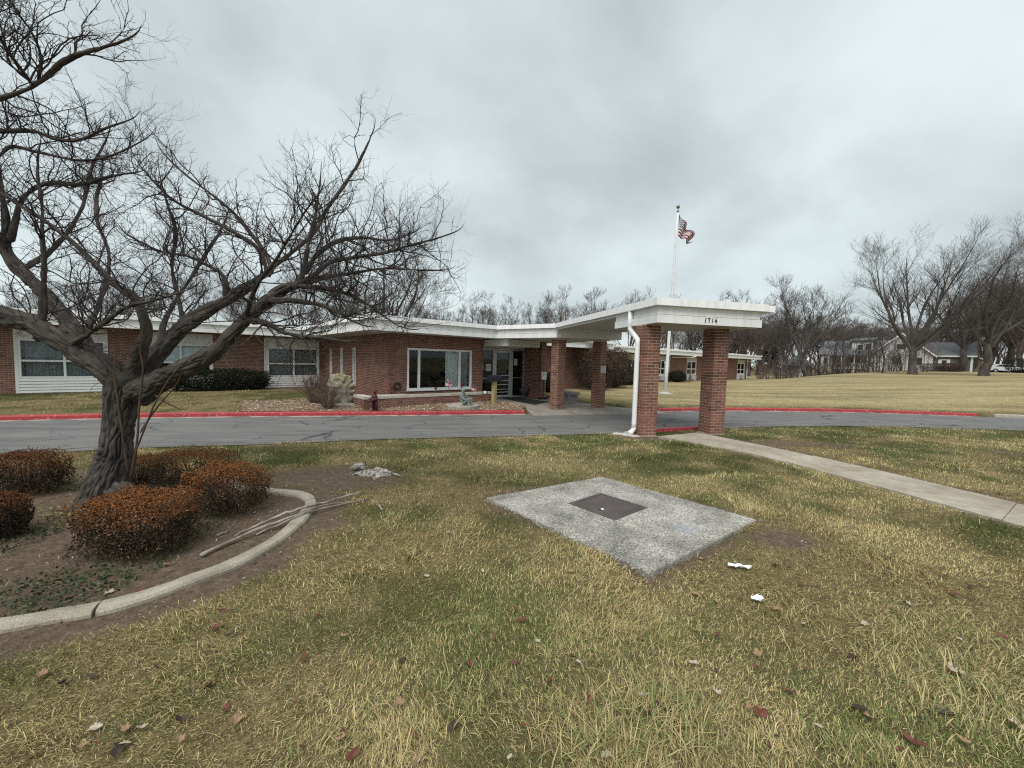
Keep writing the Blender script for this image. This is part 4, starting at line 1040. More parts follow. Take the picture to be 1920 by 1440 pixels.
# ------------------------------------------------------------------ bare trees in the distance
M_bark2 = mat('grey_bark', (.050, .043, .039), (.105, .092, .082), rough=.95, scale=3, coord='world', stretch=(1, 1, .3))
M_twig2 = mat('grey_brown_twig', (.070, .060, .055), (.110, .096, .088), rough=.95, scale=.8, coord='world')
M_twig3 = mat('red_brown_twig', (.090, .062, .052), (.125, .092, .078), rough=.95, scale=.8, coord='world')
def far_tree(seed, H, trunk, n_main, ang, r0, twig=.012, dens=(7, 6, 4), up=.35, lean=0.0, l1=.30, l2=.17, jit=.12, fw=.95, sprd=.95):
    """trunk mesh and crown mesh of a leafless tree, metres"""
    rng = np.random.default_rng(seed); T, C = MB(), MB()
    tz = trunk * H
    tp = np.stack([np.cumsum(rng.normal(size=6) * .012 * H) * .5, np.cumsum(rng.normal(size=6) * .012 * H) * .5, np.linspace(-.3, tz, 6)], -1); tp[:2, :2] = 0
    trad = r0 * np.array([1.5, 1.12, 1.0, .92, .86, .8]); T.tube(tp, trad, 12)
    ang0 = rng.uniform(0, 6.28); Pm, Rm = [], []
    for k in range(n_main):
        a = ang0 + k * 2.4 + rng.normal() * .25; el = ang[0] + (ang[1] - ang[0]) * rng.random() if k else ang[0] * .4
        d = np.array([math.cos(a) * math.sin(el), math.sin(a) * math.sin(el), math.cos(el)]); L = (H - tz) * rng.uniform(.78, 1.02) * (1.0 if k else 1.0) / max(.75, math.cos(el * .7)) * (1 - .22 * el / ang[1])
        st = tp[-1] * 1.0; st = tp[3] + (tp[5] - tp[3]) * rng.uniform(.3, 1.0)
        q = [st]
        for s in range(10):
            d = unit(d + np.array([0, 0, up * .30]) + rng.normal(size=3) * jit * .6); q.append(q[-1] + d * L / 10)
        Pm.append(q); Rm.append(r0 * rng.uniform(.36, .52) * np.linspace(1, .03, 11) ** .85)
    Pm, Rm = np.array(Pm), np.array(Rm); batch_tubes(C, Pm, Rm, 7)
    P1, R1 = sprout(Pm, Rm, rng, dens[0], .15, 1, (l1 * H * .7, l1 * H * 1.15), .55, r0 * .25, 7, sprd, up, jit, rend=.22, fwd=fw, taper_len=.62); batch_tubes(C, P1, np.maximum(R1, twig * .6), 4)
    P2, R2 = sprout(P1, R1, rng, dens[1], .15, 1, (l2 * H * .6, l2 * H), .6, r0 * .09, 5, sprd, up, jit * 1.2, rend=.35, fwd=fw, taper_len=.4); batch_tubes(C, P2, np.maximum(R2, twig * .55), 3)
    P3, R3 = sprout(P2, R2, rng, dens[2], .15, 1, (.04 * H, .085 * H), .7, twig * .6, 3, .8, up, jit * 1.4, rend=.7, fwd=.8); batch_tubes(C, P3, np.maximum(R3, twig * .5), 3)
    return T.mesh('trunk'), C.mesh('crown')
PROTO = {}
def proto(key, twigm, **k):
    t, c = far_tree(**k); t.materials.append(M_bark2); c.materials.append(twigm); PROTO[key] = (t, c, k['H'])
proto('vase', M_twig2, seed=1, H=17.5, trunk=.20, n_main=11, ang=(.35, .85), r0=.34, dens=(9, 8, 6), up=.34, twig=.011, fw=1.3, sprd=.75)
proto('oak', M_twig2, seed=5, H=16, trunk=.28, n_main=12, ang=(.4, 1.2), r0=.40, dens=(8, 7, 5), up=.14, twig=.012, jit=.2, l1=.30)
proto('round', M_twig2, seed=8, H=13, trunk=.22, n_main=8, ang=(.25, .65), r0=.22, dens=(9, 8, 5), up=.35, twig=.015)
proto('multi', M_twig2, seed=13, H=14, trunk=.10, n_main=7, ang=(.2, .55), r0=.36, dens=(9, 8, 5), up=.3, twig=.02, jit=.16)
proto('woods1', M_twig3, seed=21, H=14, trunk=.3, n_main=6, ang=(.2, .6), r0=.20, dens=(6, 6, 4), up=.35, twig=.024)
proto('woods2', M_twig2, seed=22, H=15, trunk=.25, n_main=7, ang=(.25, .8), r0=.22, dens=(6, 6, 4), up=.3, twig=.024)
proto('thin', M_twig2, seed=31, H=9, trunk=.3, n_main=5, ang=(.2, .9), r0=.12, dens=(6, 5, 3), up=.3, twig=.014)
def put_tree(key, x, Y, top_y, label, group=None, rz=0.0, base=None, wide=1.0, name='bare_tree'):
    """stand a tree at photo column x, depth Y, so that its top reaches photo row top_y"""
    p = ony(x, 690, Y); z = g1(p[0], p[1]); top = ony(x, top_y, Y)[2]; t, c, H = PROTO[key]; s = (top - z) / H
    o = thing(name, label, 'tree', (p[0], p[1], z - .05), rz, group); o.scale = (s * wide, s * wide, s)
    link('trunk', t, o); link('crown', c, o); return o
put_tree('vase', 1712, 45, 418, 'tall spreading bare tree in front of the white gabled house', rz=1.0, wide=1.15)
put_tree('oak', 1846, 44, 452, 'broad bare tree with a thick pale trunk standing on the field', rz=2.0)
put_tree('oak', 1935, 58, 440, 'dark broad bare tree half cut off by the picture frame', rz=4.0)
put_tree('oak', 1806, 64, 500, 'bare tree standing behind the grey green garage', rz=.7)
put_tree('oak', 1890, 72, 480, 'bare tree behind the parked white car', rz=3.3)
put_tree('round', 1512, 52, 508, 'ivy clad bare tree beside the brush at the end of the far wing', rz=.4, wide=1.15)
put_tree('multi', 715, 42, 425, 'large many stemmed bare tree rising behind the roof of the front room', rz=1.2, wide=1.35)
for x, Y, ty, k in ((1584, 50, 588, 1), (1606, 52, 612, 2), (1655, 50, 606, 3), (1560, 54, 600, 4), (1628, 51, 625, 5), (1476, 54, 590, 6)):
    put_tree('thin', x, Y, ty, 'slender bare tree in the brush before the white house', 'slender bare trees before the white house', rz=k * 1.1, wide=1.2)
BACK = [(395, 60, 500), (470, 70, 520), (560, 60, 505), (620, 75, 540), (660, 58, 520), (795, 85, 552), (838, 90, 560), (905, 80, 545), (950, 88, 556), (1010, 78, 556), (1055, 74, 545), (1100, 72, 538), (1180, 84, 542), (1200, 90, 560), (1250, 96, 560), (1345, 92, 540), (1390, 88, 552), (1440, 80, 575),
        (300, 72, 520), (220, 66, 505), (140, 70, 515), (60, 72, 520), (860, 100, 575), (985, 104, 578), (1130, 105, 560), (1300, 100, 556), (1420, 70, 590), (1365, 66, 596)]
for k, (x, Y, ty) in enumerate(BACK):
    put_tree(('woods2', 'round', 'woods1', 'multi')[k % 4], x, Y, ty, 'leafless tree in the row behind the building roof', 'bare trees behind the building', rz=k * 1.7, wide=1.1)
for k, (x, Y, ty) in enumerate([(1372, 66, 592), (1388, 70, 580), (1405, 64, 600), (1422, 68, 588), (1440, 74, 584), (1456, 66, 596), (1470, 72, 590), (1486, 70, 600), (1536, 70, 598), (1552, 74, 592), (1572, 72, 604), (1590, 76, 600), (1612, 80, 606), (1650, 82, 600), (1690, 84, 596), (1760, 78, 590), (1788, 76, 575), (1822, 74, 560), (1860, 78, 548), (1878, 70, 560), (1906, 68, 540), (1925, 74, 550), (1630, 78, 612), (1740, 82, 600)]):
    put_tree(('woods1', 'woods2')[k % 2], x, Y, ty, 'leafless tree in the dense dark thicket round the houses', 'bare trees of the thicket round the houses', rz=k * 1.3, wide=1.45)
for k in range(46):
    x = 1225 + (k * 61.3) % 760; Y = 86 + (k * 37) % 46; ty = 588 + (k * 29) % 40 - max(0, (x - 1750)) * .12
    put_tree(('woods1', 'woods2')[k % 2], x, Y, ty, 'leafless tree in the brown wood behind the houses', 'bare trees of the wood behind the houses', rz=k * 2.3, wide=1.5)
# ------------------------------------------------------------------ leaves in clouds
def leaf_cloud(mb, P, Nn, size, rng, cols, elong=1.7):
    """one small folded leaf (two triangles) at every point"""
    n = len(P); a = unit(rng.normal(size=(n, 3)) + Nn * .6); b = unit(np.cross(a, rng.normal(size=(n, 3)))); s = (size * rng.uniform(.7, 1.3, n))[:, None]
    V = np.stack([P - b * s * elong * .5, P + np.cross(a, b) * s * .4, P + b * s * elong * .5, P - np.cross(a, b) * s * .4], 1)
    i = np.arange(n)[:, None] * 4; mb.add(V.reshape(-1, 3), i + np.array([[0, 1, 2, 3]]), np.repeat(cols, 4, 0))
M_leafs = mat('leaf_colour', rough=.7, attrcol='col', spec=.25)
def clipped_shrub(name, label, c, rx, ry, h, n, seed, pal, size=.013, group=None, cat='shrub', low=.12, sq=3.2):
    """a clipped bush: leaves packed in the outer shell, thin stems inside"""
    rng = np.random.default_rng(seed); o = thing(name, label, cat, c, 0, group)
    th = rng.uniform(0, 2 * math.pi, n); w = rng.uniform(-1, 1, n); d = np.stack([np.cos(th) * np.sqrt(1 - w * w), np.sin(th) * np.sqrt(1 - w * w), w], -1)
    k = (np.abs(d) ** sq).sum(1) ** (-1 / sq); rad = k * (1 - .32 * rng.random(n) ** 2.2)
    q = d * rad[:, None]; lump = fbm(d * 3.6 + seed, seed, 3)[:, None]; q = q * (.79 + .42 * lump)
    spr = sstep(.58, .72, fbm(d * 9 + seed * 3, seed + 8, 2)) * rng.random(n) ** 1.5; q = q * (1 + .22 * spr[:, None])
    P = q * np.array([rx, ry, h / 2]) + np.array([0, 0, h / 2 + .02]); under = (P[:, 2] < low * h)
    keep = ~(under & (rng.random(n) < .75)); P, d = P[keep], d[keep]
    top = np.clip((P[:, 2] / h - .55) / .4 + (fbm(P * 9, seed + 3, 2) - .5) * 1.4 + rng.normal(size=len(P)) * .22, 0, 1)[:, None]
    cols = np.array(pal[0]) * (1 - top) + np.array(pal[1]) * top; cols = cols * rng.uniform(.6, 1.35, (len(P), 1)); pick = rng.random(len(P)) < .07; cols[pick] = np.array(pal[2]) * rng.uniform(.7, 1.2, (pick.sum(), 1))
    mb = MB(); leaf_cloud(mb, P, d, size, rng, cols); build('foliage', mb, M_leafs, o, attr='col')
    st = MB(); m = 46; a = rng.uniform(0, 6.28, m); r = rng.uniform(.1, .85, m); base = np.stack([np.cos(a) * r * rx * .25, np.sin(a) * r * ry * .25, np.zeros(m) - .03], -1)
    tip = np.stack([np.cos(a) * r * rx, np.sin(a) * r * ry, h * rng.uniform(.6, .95, m)], -1); f = np.linspace(0, 1, 4)[None, :, None]
    batch_tubes(st, base[:, None] * (1 - f) + tip[:, None] * f, np.full((m, 1), .006) * np.linspace(1, .4, 4)[None], 4); build('stems', st, M_twig, o)
    return o
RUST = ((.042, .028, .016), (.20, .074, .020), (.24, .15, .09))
def shrub_px(x0, x1, ytop, ybot, Y, seed, label, n, pal=RUST, depth=.9, size=.0105, sq=5.5):
    c = (x0 + x1) / 2; s = Y / F_PX; p = ony(c, ybot, Y); z = g1(p[0], p[1]); h = (ybot - ytop) * s * .86
    rx = (x1 - x0) * s / 2 * .80; return clipped_shrub('clipped_shrub', label, (p[0], p[1], z - .01), rx, rx * depth, h, n, seed, pal, size, 'rust coloured clipped shrubs round the tree', sq=sq)
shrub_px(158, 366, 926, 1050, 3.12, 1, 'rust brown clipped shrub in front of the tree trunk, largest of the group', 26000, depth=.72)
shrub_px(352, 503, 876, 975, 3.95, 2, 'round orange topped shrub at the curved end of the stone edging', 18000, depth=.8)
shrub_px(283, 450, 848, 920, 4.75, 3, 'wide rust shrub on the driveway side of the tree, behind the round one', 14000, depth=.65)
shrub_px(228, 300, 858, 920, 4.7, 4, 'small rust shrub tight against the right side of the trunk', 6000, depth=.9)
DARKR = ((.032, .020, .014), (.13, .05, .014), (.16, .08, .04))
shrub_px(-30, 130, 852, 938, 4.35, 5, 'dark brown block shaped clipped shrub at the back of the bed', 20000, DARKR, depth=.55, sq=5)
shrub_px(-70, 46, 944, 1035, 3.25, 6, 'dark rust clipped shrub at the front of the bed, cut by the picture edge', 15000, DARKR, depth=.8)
# hedge under the wing's second window
hp0, hp1 = uvw(-.3, 22.85), uvw(2.95, 22.85)
EVG = ((.010, .014, .008), (.022, .030, .014), (.035, .045, .02)); M_ = None
mid = (hp0 + hp1) / 2; hed = clipped_shrub('hedge', 'low dark evergreen hedge against the left wing wall', (mid[0], mid[1], g1(mid[0], mid[1]) - .02), 1.75, .42, .95, 16000, 9, EVG, .045, cat='hedge', sq=6, low=.02); hed.rotation_euler = (0, 0, YAW)
def bush_at(u, v, rx, h, seed, label, pal, n=7000, size=.03, cat='bush', name='bush', ry=None):
    p = uvw(u, v); return clipped_shrub(name, label, (p[0], p[1], g1(p[0], p[1]) - .02), rx, ry or rx, h, n, seed, pal, size, cat=cat, sq=2.3, low=.03)
BRN = ((.045, .030, .022), (.080, .052, .036), (.14, .105, .08))
bush_at(20.2, 15.9, 1.15, 2.9, 14, 'tall brown leaved bush in front of the hall wall', BRN, 9000, .055)
bush_at(23.2, 16.6, 1.25, 2.75, 15, 'tall brown leaved bush behind the far right column', BRN, 9000, .055)
bush_at(16.6, 16.3, .62, 1.15, 16, 'small dark green bush beside the concrete bench', EVG, 5000, .05)
bush_at(13.9, 16.0, .5, 1.3, 17, 'dark evergreen bush behind the white dispenser stand', EVG, 4500, .05)
bush_at(27.2, 18.4, .95, 1.35, 18, 'round dark green bush near the white downspout, against the far wing', EVG, 5500, .06)
bush_at(37.2, 19.3, .75, 1.1, 19, 'dark green bush beside the flagpole, against the far wing', EVG, 4000, .06)
# leafless brush
def twiggy(name, label, c, r, h, n, seed, m, per=(5, 4), rad=.005, cat='shrub', group=None):
    rng = np.random.default_rng(seed); o = thing(name, label, cat, c, 0, group); a = rng.uniform(0, 6.28, n); s = rng.uniform(.15, 1, n)
    b = np.stack([np.cos(a) * .12 * r, np.sin(a) * .12 * r, np.full(n, -.04)], -1); t = np.stack([np.cos(a) * s * r, np.sin(a) * s * r, h * (1 - .45 * s ** 2) * rng.uniform(.75, 1, n)], -1)
    f = np.linspace(0, 1, 6)[None, :, None]; P = b[:, None] * (1 - f) + t[:, None] * f + np.sin(f * 3.14) * np.array([0, 0, .12 * h]) + rng.normal(size=(n, 6, 3)) * .018 * h * f
    R = np.full((n, 1), rad) * np.linspace(1, .4, 6)[None]; mb = MB(); batch_tubes(mb, P, R, 4)
    P1, R1 = sprout(P, R, rng, per[0], .3, 1, (.15 * h, .38 * h), .7, rad * .7, 4, .7, .3, .15, fwd=.8); batch_tubes(mb, P1, R1, 3)
    P2, R2 = sprout(P1, R1, rng, per[1], .2, 1, (.06 * h, .16 * h), .75, rad * .5, 3, .7, .25, .2, fwd=.8); batch_tubes(mb, P2, R2, 3)
    build('stems', mb, m, o); return o
M_btwig = mat('purple_brown_twig', (.105, .062, .055), (.15, .105, .090), rough=.9, scale=5, coord='world')
p = gpx(592, 756); twiggy('bare_shrub', 'bare purple brown shrub between the boulder and the siding window', p, .95, 1.15, 95, 1, M_btwig, per=(6, 5), rad=.008)
p = gpx(618, 766); twiggy('bare_shrub', 'bare twiggy shrub at the foot of the boulder', p, .8, .9, 70, 2, M_btwig, per=(6, 5), rad=.007)
p = uvw(39.2, 19.2); twiggy('bare_shrub', 'bare reddish shrub under the far wing window with the air conditioner', (p[0], p[1], g1(p[0], p[1])), 1.3, 1.6, 30, 3, M_btwig, rad=.012)
p = uvw(60.3, 19.6); twiggy('bare_shrub', 'bare multi stemmed shrub at the end corner of the far wing', (p[0], p[1], g1(p[0], p[1])), 1.9, 3.0, 30, 4, M_btwig, rad=.02)
for k in range(40):
    x = 1440 + k * 7.6 + (k * 13) % 7; Y = 53 + (k * 5) % 7; q = ony(x, 690, Y); h = (1.8 + ((k * 37) % 10) * .22) * (1.65 if 1630 < x < 1760 else 1.15)
    if 1704 < x < 1732: continue
    twiggy('brush', 'leafless brush in the overgrown strip before the white house', (q[0], q[1], g1(q[0], q[1])), h * .55, h, 16, 30 + k, (M_btwig, M_twig2)[k % 2], per=(5, 5), rad=.022, cat='brush', group='leafless brush along the field edge')
# conifer and hedges by the houses
def conifer(label, x, Y, ty, seed, r):
    rng = np.random.default_rng(seed); q = ony(x, 690, Y); z = g1(q[0], q[1]); H = ony(x, ty, Y)[2] - z; o = thing('conifer', label, 'tree', (q[0], q[1], z))
    build('trunk', MB().tube([(0, 0, -.2), (0, 0, H * .95)], [.16, .02], 8), M_bark2, o); n = 9000; t = rng.random(n) ** .7; a = rng.uniform(0, 6.28, n)
    lay = .55 + .35 * np.sin(t * 40 + a * 3) + .35 * fbm(np.stack([np.cos(a) * 2, np.sin(a) * 2, t * 7], -1), 4, 3); rr = r * (1 - t) * lay * np.sqrt(rng.uniform(.15, 1, n)) + .05; P = np.stack([np.cos(a) * rr, np.sin(a) * rr, H * (.06 + .94 * t) - rr * .18], -1)
    mb = MB(); leaf_cloud(mb, P, np.zeros((n, 3)), .13, rng, np.array([.034, .038, .030]) * rng.uniform(.5, 1.7, (n, 1)), 2.6); build('crown', mb, M_leafs, o, attr='col')
conifer('dark conifer among the bare trees at the end of the far wing', 1440, 76, 632, 3, 4.0)
q = ony(1914, 690, 60); clipped_shrub('bush', 'dark rounded evergreen bush beside the parked white car', (q[0], q[1], g1(q[0], q[1]) - .05), 1.6, 1.6, 2.2, 4000, 44, EVG, .08, cat='bush', sq=2.3, low=.02)
for x, Y, rx, h, pal, lab in ((1760, 57, 2.6, 1.15, ((.06, .055, .03), (.085, .08, .04), (.1, .09, .05)), 'low olive hedge in front of the garage'), (1784, 56.5, 1.6, 1.2, ((.06, .035, .028), (.09, .05, .04), (.1, .06, .05)), 'low reddish hedge by the garage corner')):
    q = ony(x, 690, Y); clipped_shrub('hedge', lab, (q[0], q[1], g1(q[0], q[1]) - .05), rx, .8, h, 3500, int(x), pal, .07, cat='hedge', sq=4, low=.02)

# ------------------------------------------------------------------ grass
def blades(n_tot, bands, seed, side_ok, hgt, name):
    rng = np.random.default_rng(seed); VV, FF, CC, base = [], [], [], 0
    for y0, y1, dens, wid, sc in bands:
        half = lambda y: y * 1.36 + 1.4
        area = (y1 - y0) * 2 * half((y0 + y1) / 2); n = int(dens * area)
        Y = rng.uniform(y0, y1, n); X = rng.uniform(-1, 1, n) * half(Y)
        ok = side_ok(X, Y, rng); X, Y = X[ok], Y[ok]; n = len(X); Z = G(X, Y)
        st = straw_mask(X, Y); tuft = sstep(.56, .70, n2(X, Y, 2.6, 51, 2)); tall = sstep(.60, .74, n2(X, Y, .9, 57, 2))
        L = hgt * sc * rng.uniform(.55, 1.25, n) * (.72 + .5 * tuft + .75 * tall * tuft)
        flow = n2(X, Y, .8, 61, 2) * 12.0; ang = flow + rng.normal(size=n) * 1.2; lean = np.clip(rng.normal(1.05, .38, n), .1, 1.5)
        d = np.stack([np.cos(ang), np.sin(ang)], -1); wdt = wid * rng.uniform(.6, 1.3, n)
        side = np.stack([-d[:, 1], d[:, 0]], -1)
        def pt(f, bend):
            h = L * f; l = lean * (.55 + .45 * f); return np.stack([X + d[:, 0] * h * np.sin(l), Y + d[:, 1] * h * np.sin(l), Z - .008 + h * np.cos(l)], -1)
        s3 = np.c_[side, np.zeros(n)]; b0, m0, t0 = pt(np.zeros(n), 0), pt(np.full(n, .55), 0), pt(np.ones(n), 0)
        V = np.stack([b0 - s3 * wdt[:, None] * .5, b0 + s3 * wdt[:, None] * .5, m0 + s3 * wdt[:, None] * .42, m0 - s3 * wdt[:, None] * .42, t0], 1)
        pick = rng.random(n) < (np.clip(.10 + .72 * st + .10 * tuft, 0, .92) if y0 < 9 else np.where(X * BU[0] + Y * BU[1] > 14, .92, np.clip(.2 + .6 * st, 0, .9)))
        gcol = np.array([.088, .118, .032]) + rng.random((n, 1)) * np.array([.125, .135, .050]); scol = np.array([.345, .270, .115]) + rng.random((n, 1)) ** 1.5 * np.array([.34, .30, .175])
        col = np.where(pick[:, None], scol, gcol); brown = rng.random(n) < .16; col[brown] = np.array([.17, .125, .075]) * rng.uniform(.5, 1.3, (brown.sum(), 1))
        if y0 >= 4:            # far enough off for one triangle to a blade
            V = V[:, [0, 1, 4]]; i = np.arange(n)[:, None] * 3 + base; VV.append(V.reshape(-1, 3)); FF.append(i + [[0, 1, 2]]); CC.append(np.repeat(col, 3, 0)); base += n * 3; continue
        i = np.arange(n)[:, None] * 5 + base; VV.append(V.reshape(-1, 3)); FF.append(np.concatenate([i + [[0, 1, 2]], i + [[0, 2, 3]], i + [[3, 2, 4]]])); CC.append(np.repeat(col, 5, 0)); base += n * 5
    mb = MB().add(np.concatenate(VV), np.concatenate(FF), np.concatenate(CC))
    return mb
def near_ok(X, Y, rng):
    dn = sdist(NEARC, X, Y); m = dirt_mask(X, Y); ok = (dn < .05 + .10 * (n2(X, Y, 6, 71) - .4)) & ~inpoly(WALK, X, Y) & ~inpoly(PAD, X, Y)
    ok &= rng.random(len(X)) > m * .985 - .0
    return ok
M_grass = mat('grass_blades', rough=.75, attrcol='col', spec=.2)
mb = blades(0, ((.75, 1.6, 18000, .0027, 1.0), (1.6, 2.6, 13500, .0031, 1.0), (2.6, 4.0, 7200, .0042, 1.0), (4.0, 6.2, 4600, .0070, 1.0), (6.2, 11.6, 1250, .012, 1.0)), 3, near_ok, .055, 'g')
tag(build('grass', mb, M_grass, attr='col'), 'half dormant grass of the near lawn, straw and dull green', 'grass', kind='stuff')
def far_ok(X, Y, rng):
    df = sdist(FARC, X, Y); u, v = X * BU[0] + Y * BU[1], X * BV[0] + Y * BV[1]
    bldg = ((u > U_BOX0 - 2.5) & (u < 13.9) & (v > 9.2)) | (v > V_WING) | ((u > 13) & (v > 17)) | ((u > 2.9) & (u < 14) & (v > 9))
    return (df > .2) & ~bldg & (rng.random(len(X)) > .3 * n2(X, Y, .7, 5))
mb = blades(0, ((9.5, 15, 230, .017, .8), (15, 22, 130, .02, .8), (22, 34, 40, .024, .8)), 5, far_ok, .085, 'f')
tag(build('grass', mb, M_grass, attr='col'), 'short straw grass between the driveway and the building wings', 'grass', kind='stuff')
# long tufts
def tufts(spots, seed):
    rng = np.random.default_rng(seed); V, Fc, C, b = [], [], [], 0
    for x, y, rad, n, L in spots:
        X = x + rng.normal(size=n) * rad; Y = y + rng.normal(size=n) * rad * .8; Z = G(X, Y); ln = L * .8 * rng.uniform(.4, 1.2, n); a = rng.uniform(0, 6.28, n); le = rng.uniform(.25, 1.25, n); w = .004 * rng.uniform(.7, 1.3, n)
        d = np.stack([np.cos(a), np.sin(a), np.zeros(n)], -1); s = np.stack([-d[:, 1], d[:, 0], np.zeros(n)], -1); P0 = np.stack([X, Y, Z - .01], -1); q = [P0]
        for f in (.4, .75, 1.0):
            l = le * (.4 + .8 * f); q.append(P0 + d * (ln * f * np.sin(l))[:, None] + np.array([0, 0, 1.]) * (ln * f * np.cos(l))[:, None])
        vv = np.stack([q[0] - s * w[:, None] * .5, q[0] + s * w[:, None] * .5, q[1] + s * w[:, None] * .5, q[1] - s * w[:, None] * .5, q[2] + s * w[:, None] * .35, q[2] - s * w[:, None] * .35, q[3]], 1)
        i = np.arange(n)[:, None] * 7 + b; V.append(vv.reshape(-1, 3)); Fc.append(np.concatenate([i + [[0, 1, 2]], i + [[0, 2, 3]], i + [[3, 2, 4]], i + [[3, 4, 5]], i + [[5, 4, 6]]])); b += 7 * n
        c = np.where(rng.random((n, 1)) < .62, np.array([.40, .33, .16]), np.array([.17, .20, .07])) * rng.uniform(.7, 1.3, (n, 1)); C.append(np.repeat(c, 7, 0))
    return MB().add(np.concatenate(V), np.concatenate(Fc), np.concatenate(C))
sp = []
for x, y, r, n, L in ((1190, 1370, .13, 420, .19), (1260, 1330, .10, 260, .18), (1080, 1400, .10, 200, .15), (860, 1330, .12, 200, .13), (1800, 1300, .22, 420, .17), (1860, 1220, .2, 300, .15), (1700, 1180, .25, 340, .12), (1050, 1040, .12, 240, .12),
                      (960, 900, .2, 240, .13), (1120, 885, .18, 160, .10), (1440, 960, .14, 260, .12), (1500, 1180, .25, 260, .11), (640, 1380, .15, 180, .12), (1330, 1420, .14, 240, .16), (930, 870, .25, 240, .12)):
    q = gpx(x, y); sp.append((q[0], q[1], r, n, L))
rr = np.random.default_rng(77)
for k in range(50):
    X = rr.uniform(-4, 7); Y = rr.uniform(1.3, 7.5)
    if not inpoly(PAD, np.array([X]), np.array([Y]))[0] and not inpoly(WALK, np.array([X]), np.array([Y]))[0] and dirt_mask(np.array([X]), np.array([Y]))[0] < .3: sp.append((X, Y, .08, 50, .085))
tag(build('grass', tufts(sp, 4), M_grass, attr='col'), 'longer pale tufts standing out of the near lawn', 'grass', kind='stuff')
# ivy and moss in the bed
def ground_ivy(seed, n):
    rng = np.random.default_rng(seed); X = rng.uniform(-6.5, -2.1, n); Y = rng.uniform(1.9, 5.0, n); d = n2(X, Y, 1.7, 91, 3); ok = inpoly(BED, X, Y) & (d > .42 + .2 * rng.random(n)) & (X < -2.6); X, Y = X[ok], Y[ok]
    P = np.stack([X, Y, G(X, Y) + rng.uniform(.005, .04, len(X))], -1); mb = MB(); ye = sstep(.5, .62, n2(X, Y, 1.1, 95, 2))[:, None] * (Y > 3.4)[:, None]
    leaf_cloud(mb, P, np.tile([0, 0, 1.5], (len(X), 1)), .020, rng, (np.array([.045, .065, .025]) * (1 - ye) + np.array([.20, .185, .07]) * ye) * rng.uniform(.5, 1.4, (len(X), 1)), 1.3); return mb
tag(build('ground_cover', ground_ivy(6, 26000), M_leafs, attr='col'), 'patchy green and yellowish ground cover in the tree bed', 'ground cover', kind='stuff')
# ------------------------------------------------------------------ near lawn: edging, pad, sticks, stump, litter
M_edging = mat('edging_concrete', (.52, .47, .38), (.38, .34, .27), rough=.92, scale=6, coord='world', bump=.6, bscale=60, bdist=.008, extra=conc)
edg = thing('garden_edging', 'curved pale concrete edging round the tree bed, cracked into lengths', 'edging', (EDGE[20, 0], EDGE[20, 1], 0))
es = resample(EDGE, 140); brk = [0, 22, 44, 62, 79, 96, 112, 126, 139]
for a, b in zip(brk[:-1], brk[1:]):
    q = es[a:b + 1].copy(); d = np.gradient(q, axis=0); d /= np.linalg.norm(d, axis=1)[:, None]; nr = np.stack([-d[:, 1], d[:, 0]], -1); q[0] += d[0] * .006; q[-1] -= d[-1] * .006
    z = G(q[:, 0], q[:, 1]) + .042 + (n2(q[:, 0], q[:, 1], 6, 3) - .5) * .02; w = .060 + (n2(q[:, 0], q[:, 1], 7, 8) - .5) * .03
    prof = [(-1.05, -.11), (-1.0, -.02), (-.8, -.002), (0, .004), (.8, -.002), (1.0, -.02), (1.05, -.11)]; k = len(prof)
    V = np.array([[(q[i, 0] + nr[i, 0] * w[i] * o, q[i, 1] + nr[i, 1] * w[i] * o, z[i] + h) for o, h in prof] for i in range(len(q))]) - np.array([EDGE[20, 0], EDGE[20, 1], 0])
    ii = np.arange(len(q) - 1)[:, None] * k; jj = np.arange(k - 1)[None]; mb = MB().add(V.reshape(-1, 3), np.stack([ii + jj, ii + jj + 1, ii + k + jj + 1, ii + k + jj], -1).reshape(-1, 4)[:, ::-1])
    mb.f.append([list(range(k)), [(len(q) - 1) * k + i for i in range(k - 1, -1, -1)]]); build('edging_length', mb, M_edging, edg)

def aggregate(N, L, cv, out, mix, noise, ramp):
    vo = N.new('ShaderNodeTexVoronoi'); vo.inputs['Scale'].default_value = 105; L.new(cv, vo.inputs['Vector']); sp = N.new('ShaderNodeSeparateColor'); L.new(vo.outputs['Color'], sp.inputs[0])
    peb = ramp(sp.outputs[0], [(0.0, (.13, .12, .115)), (.30, (.24, .225, .20)), (.6, (.40, .38, .34)), (1.0, (.66, .63, .57))])
    stain = ramp(noise(2.2, 5, .6), [(.36, (.52, .53, .52)), (.6, (1, 1, 1))])
    g = N.new('ShaderNodeVectorMath'); g.operation = 'DISTANCE'; L.new(cv, g.inputs[0]); q = onz(1285, 990, .03); g.inputs[1].default_value = (q[0] - PADO[0], q[1] - PADO[1], 0)
    blue = ramp(g.outputs['Value'], [(.02, (1, 1, 1)), (.16, (0, 0, 0))])
    c = mix(1.0, mix(.8, (.34, .32, .285), peb), stain, 'MULTIPLY')
    return mix(mix(.35, (0, 0, 0), blue), c, (.18, .24, .36))
PADO = np.array([sum(p[0] for p in PAD) / 4, sum(p[1] for p in PAD) / 4, 0.0])
pad = thing('utility_pad', 'square exposed aggregate concrete pad with a brown access hatch', 'utility pad', PADO)
PP = [np.array(p) - PADO[:2] for p in PAD]
n_, (HX, HZ) = 24, (0, 0); mbp = MB()
tz = .026
def bil(s, t): return (PP[0] * (1 - s) + PP[1] * s) * (1 - t) + (PP[3] * (1 - s) + PP[2] * s) * t
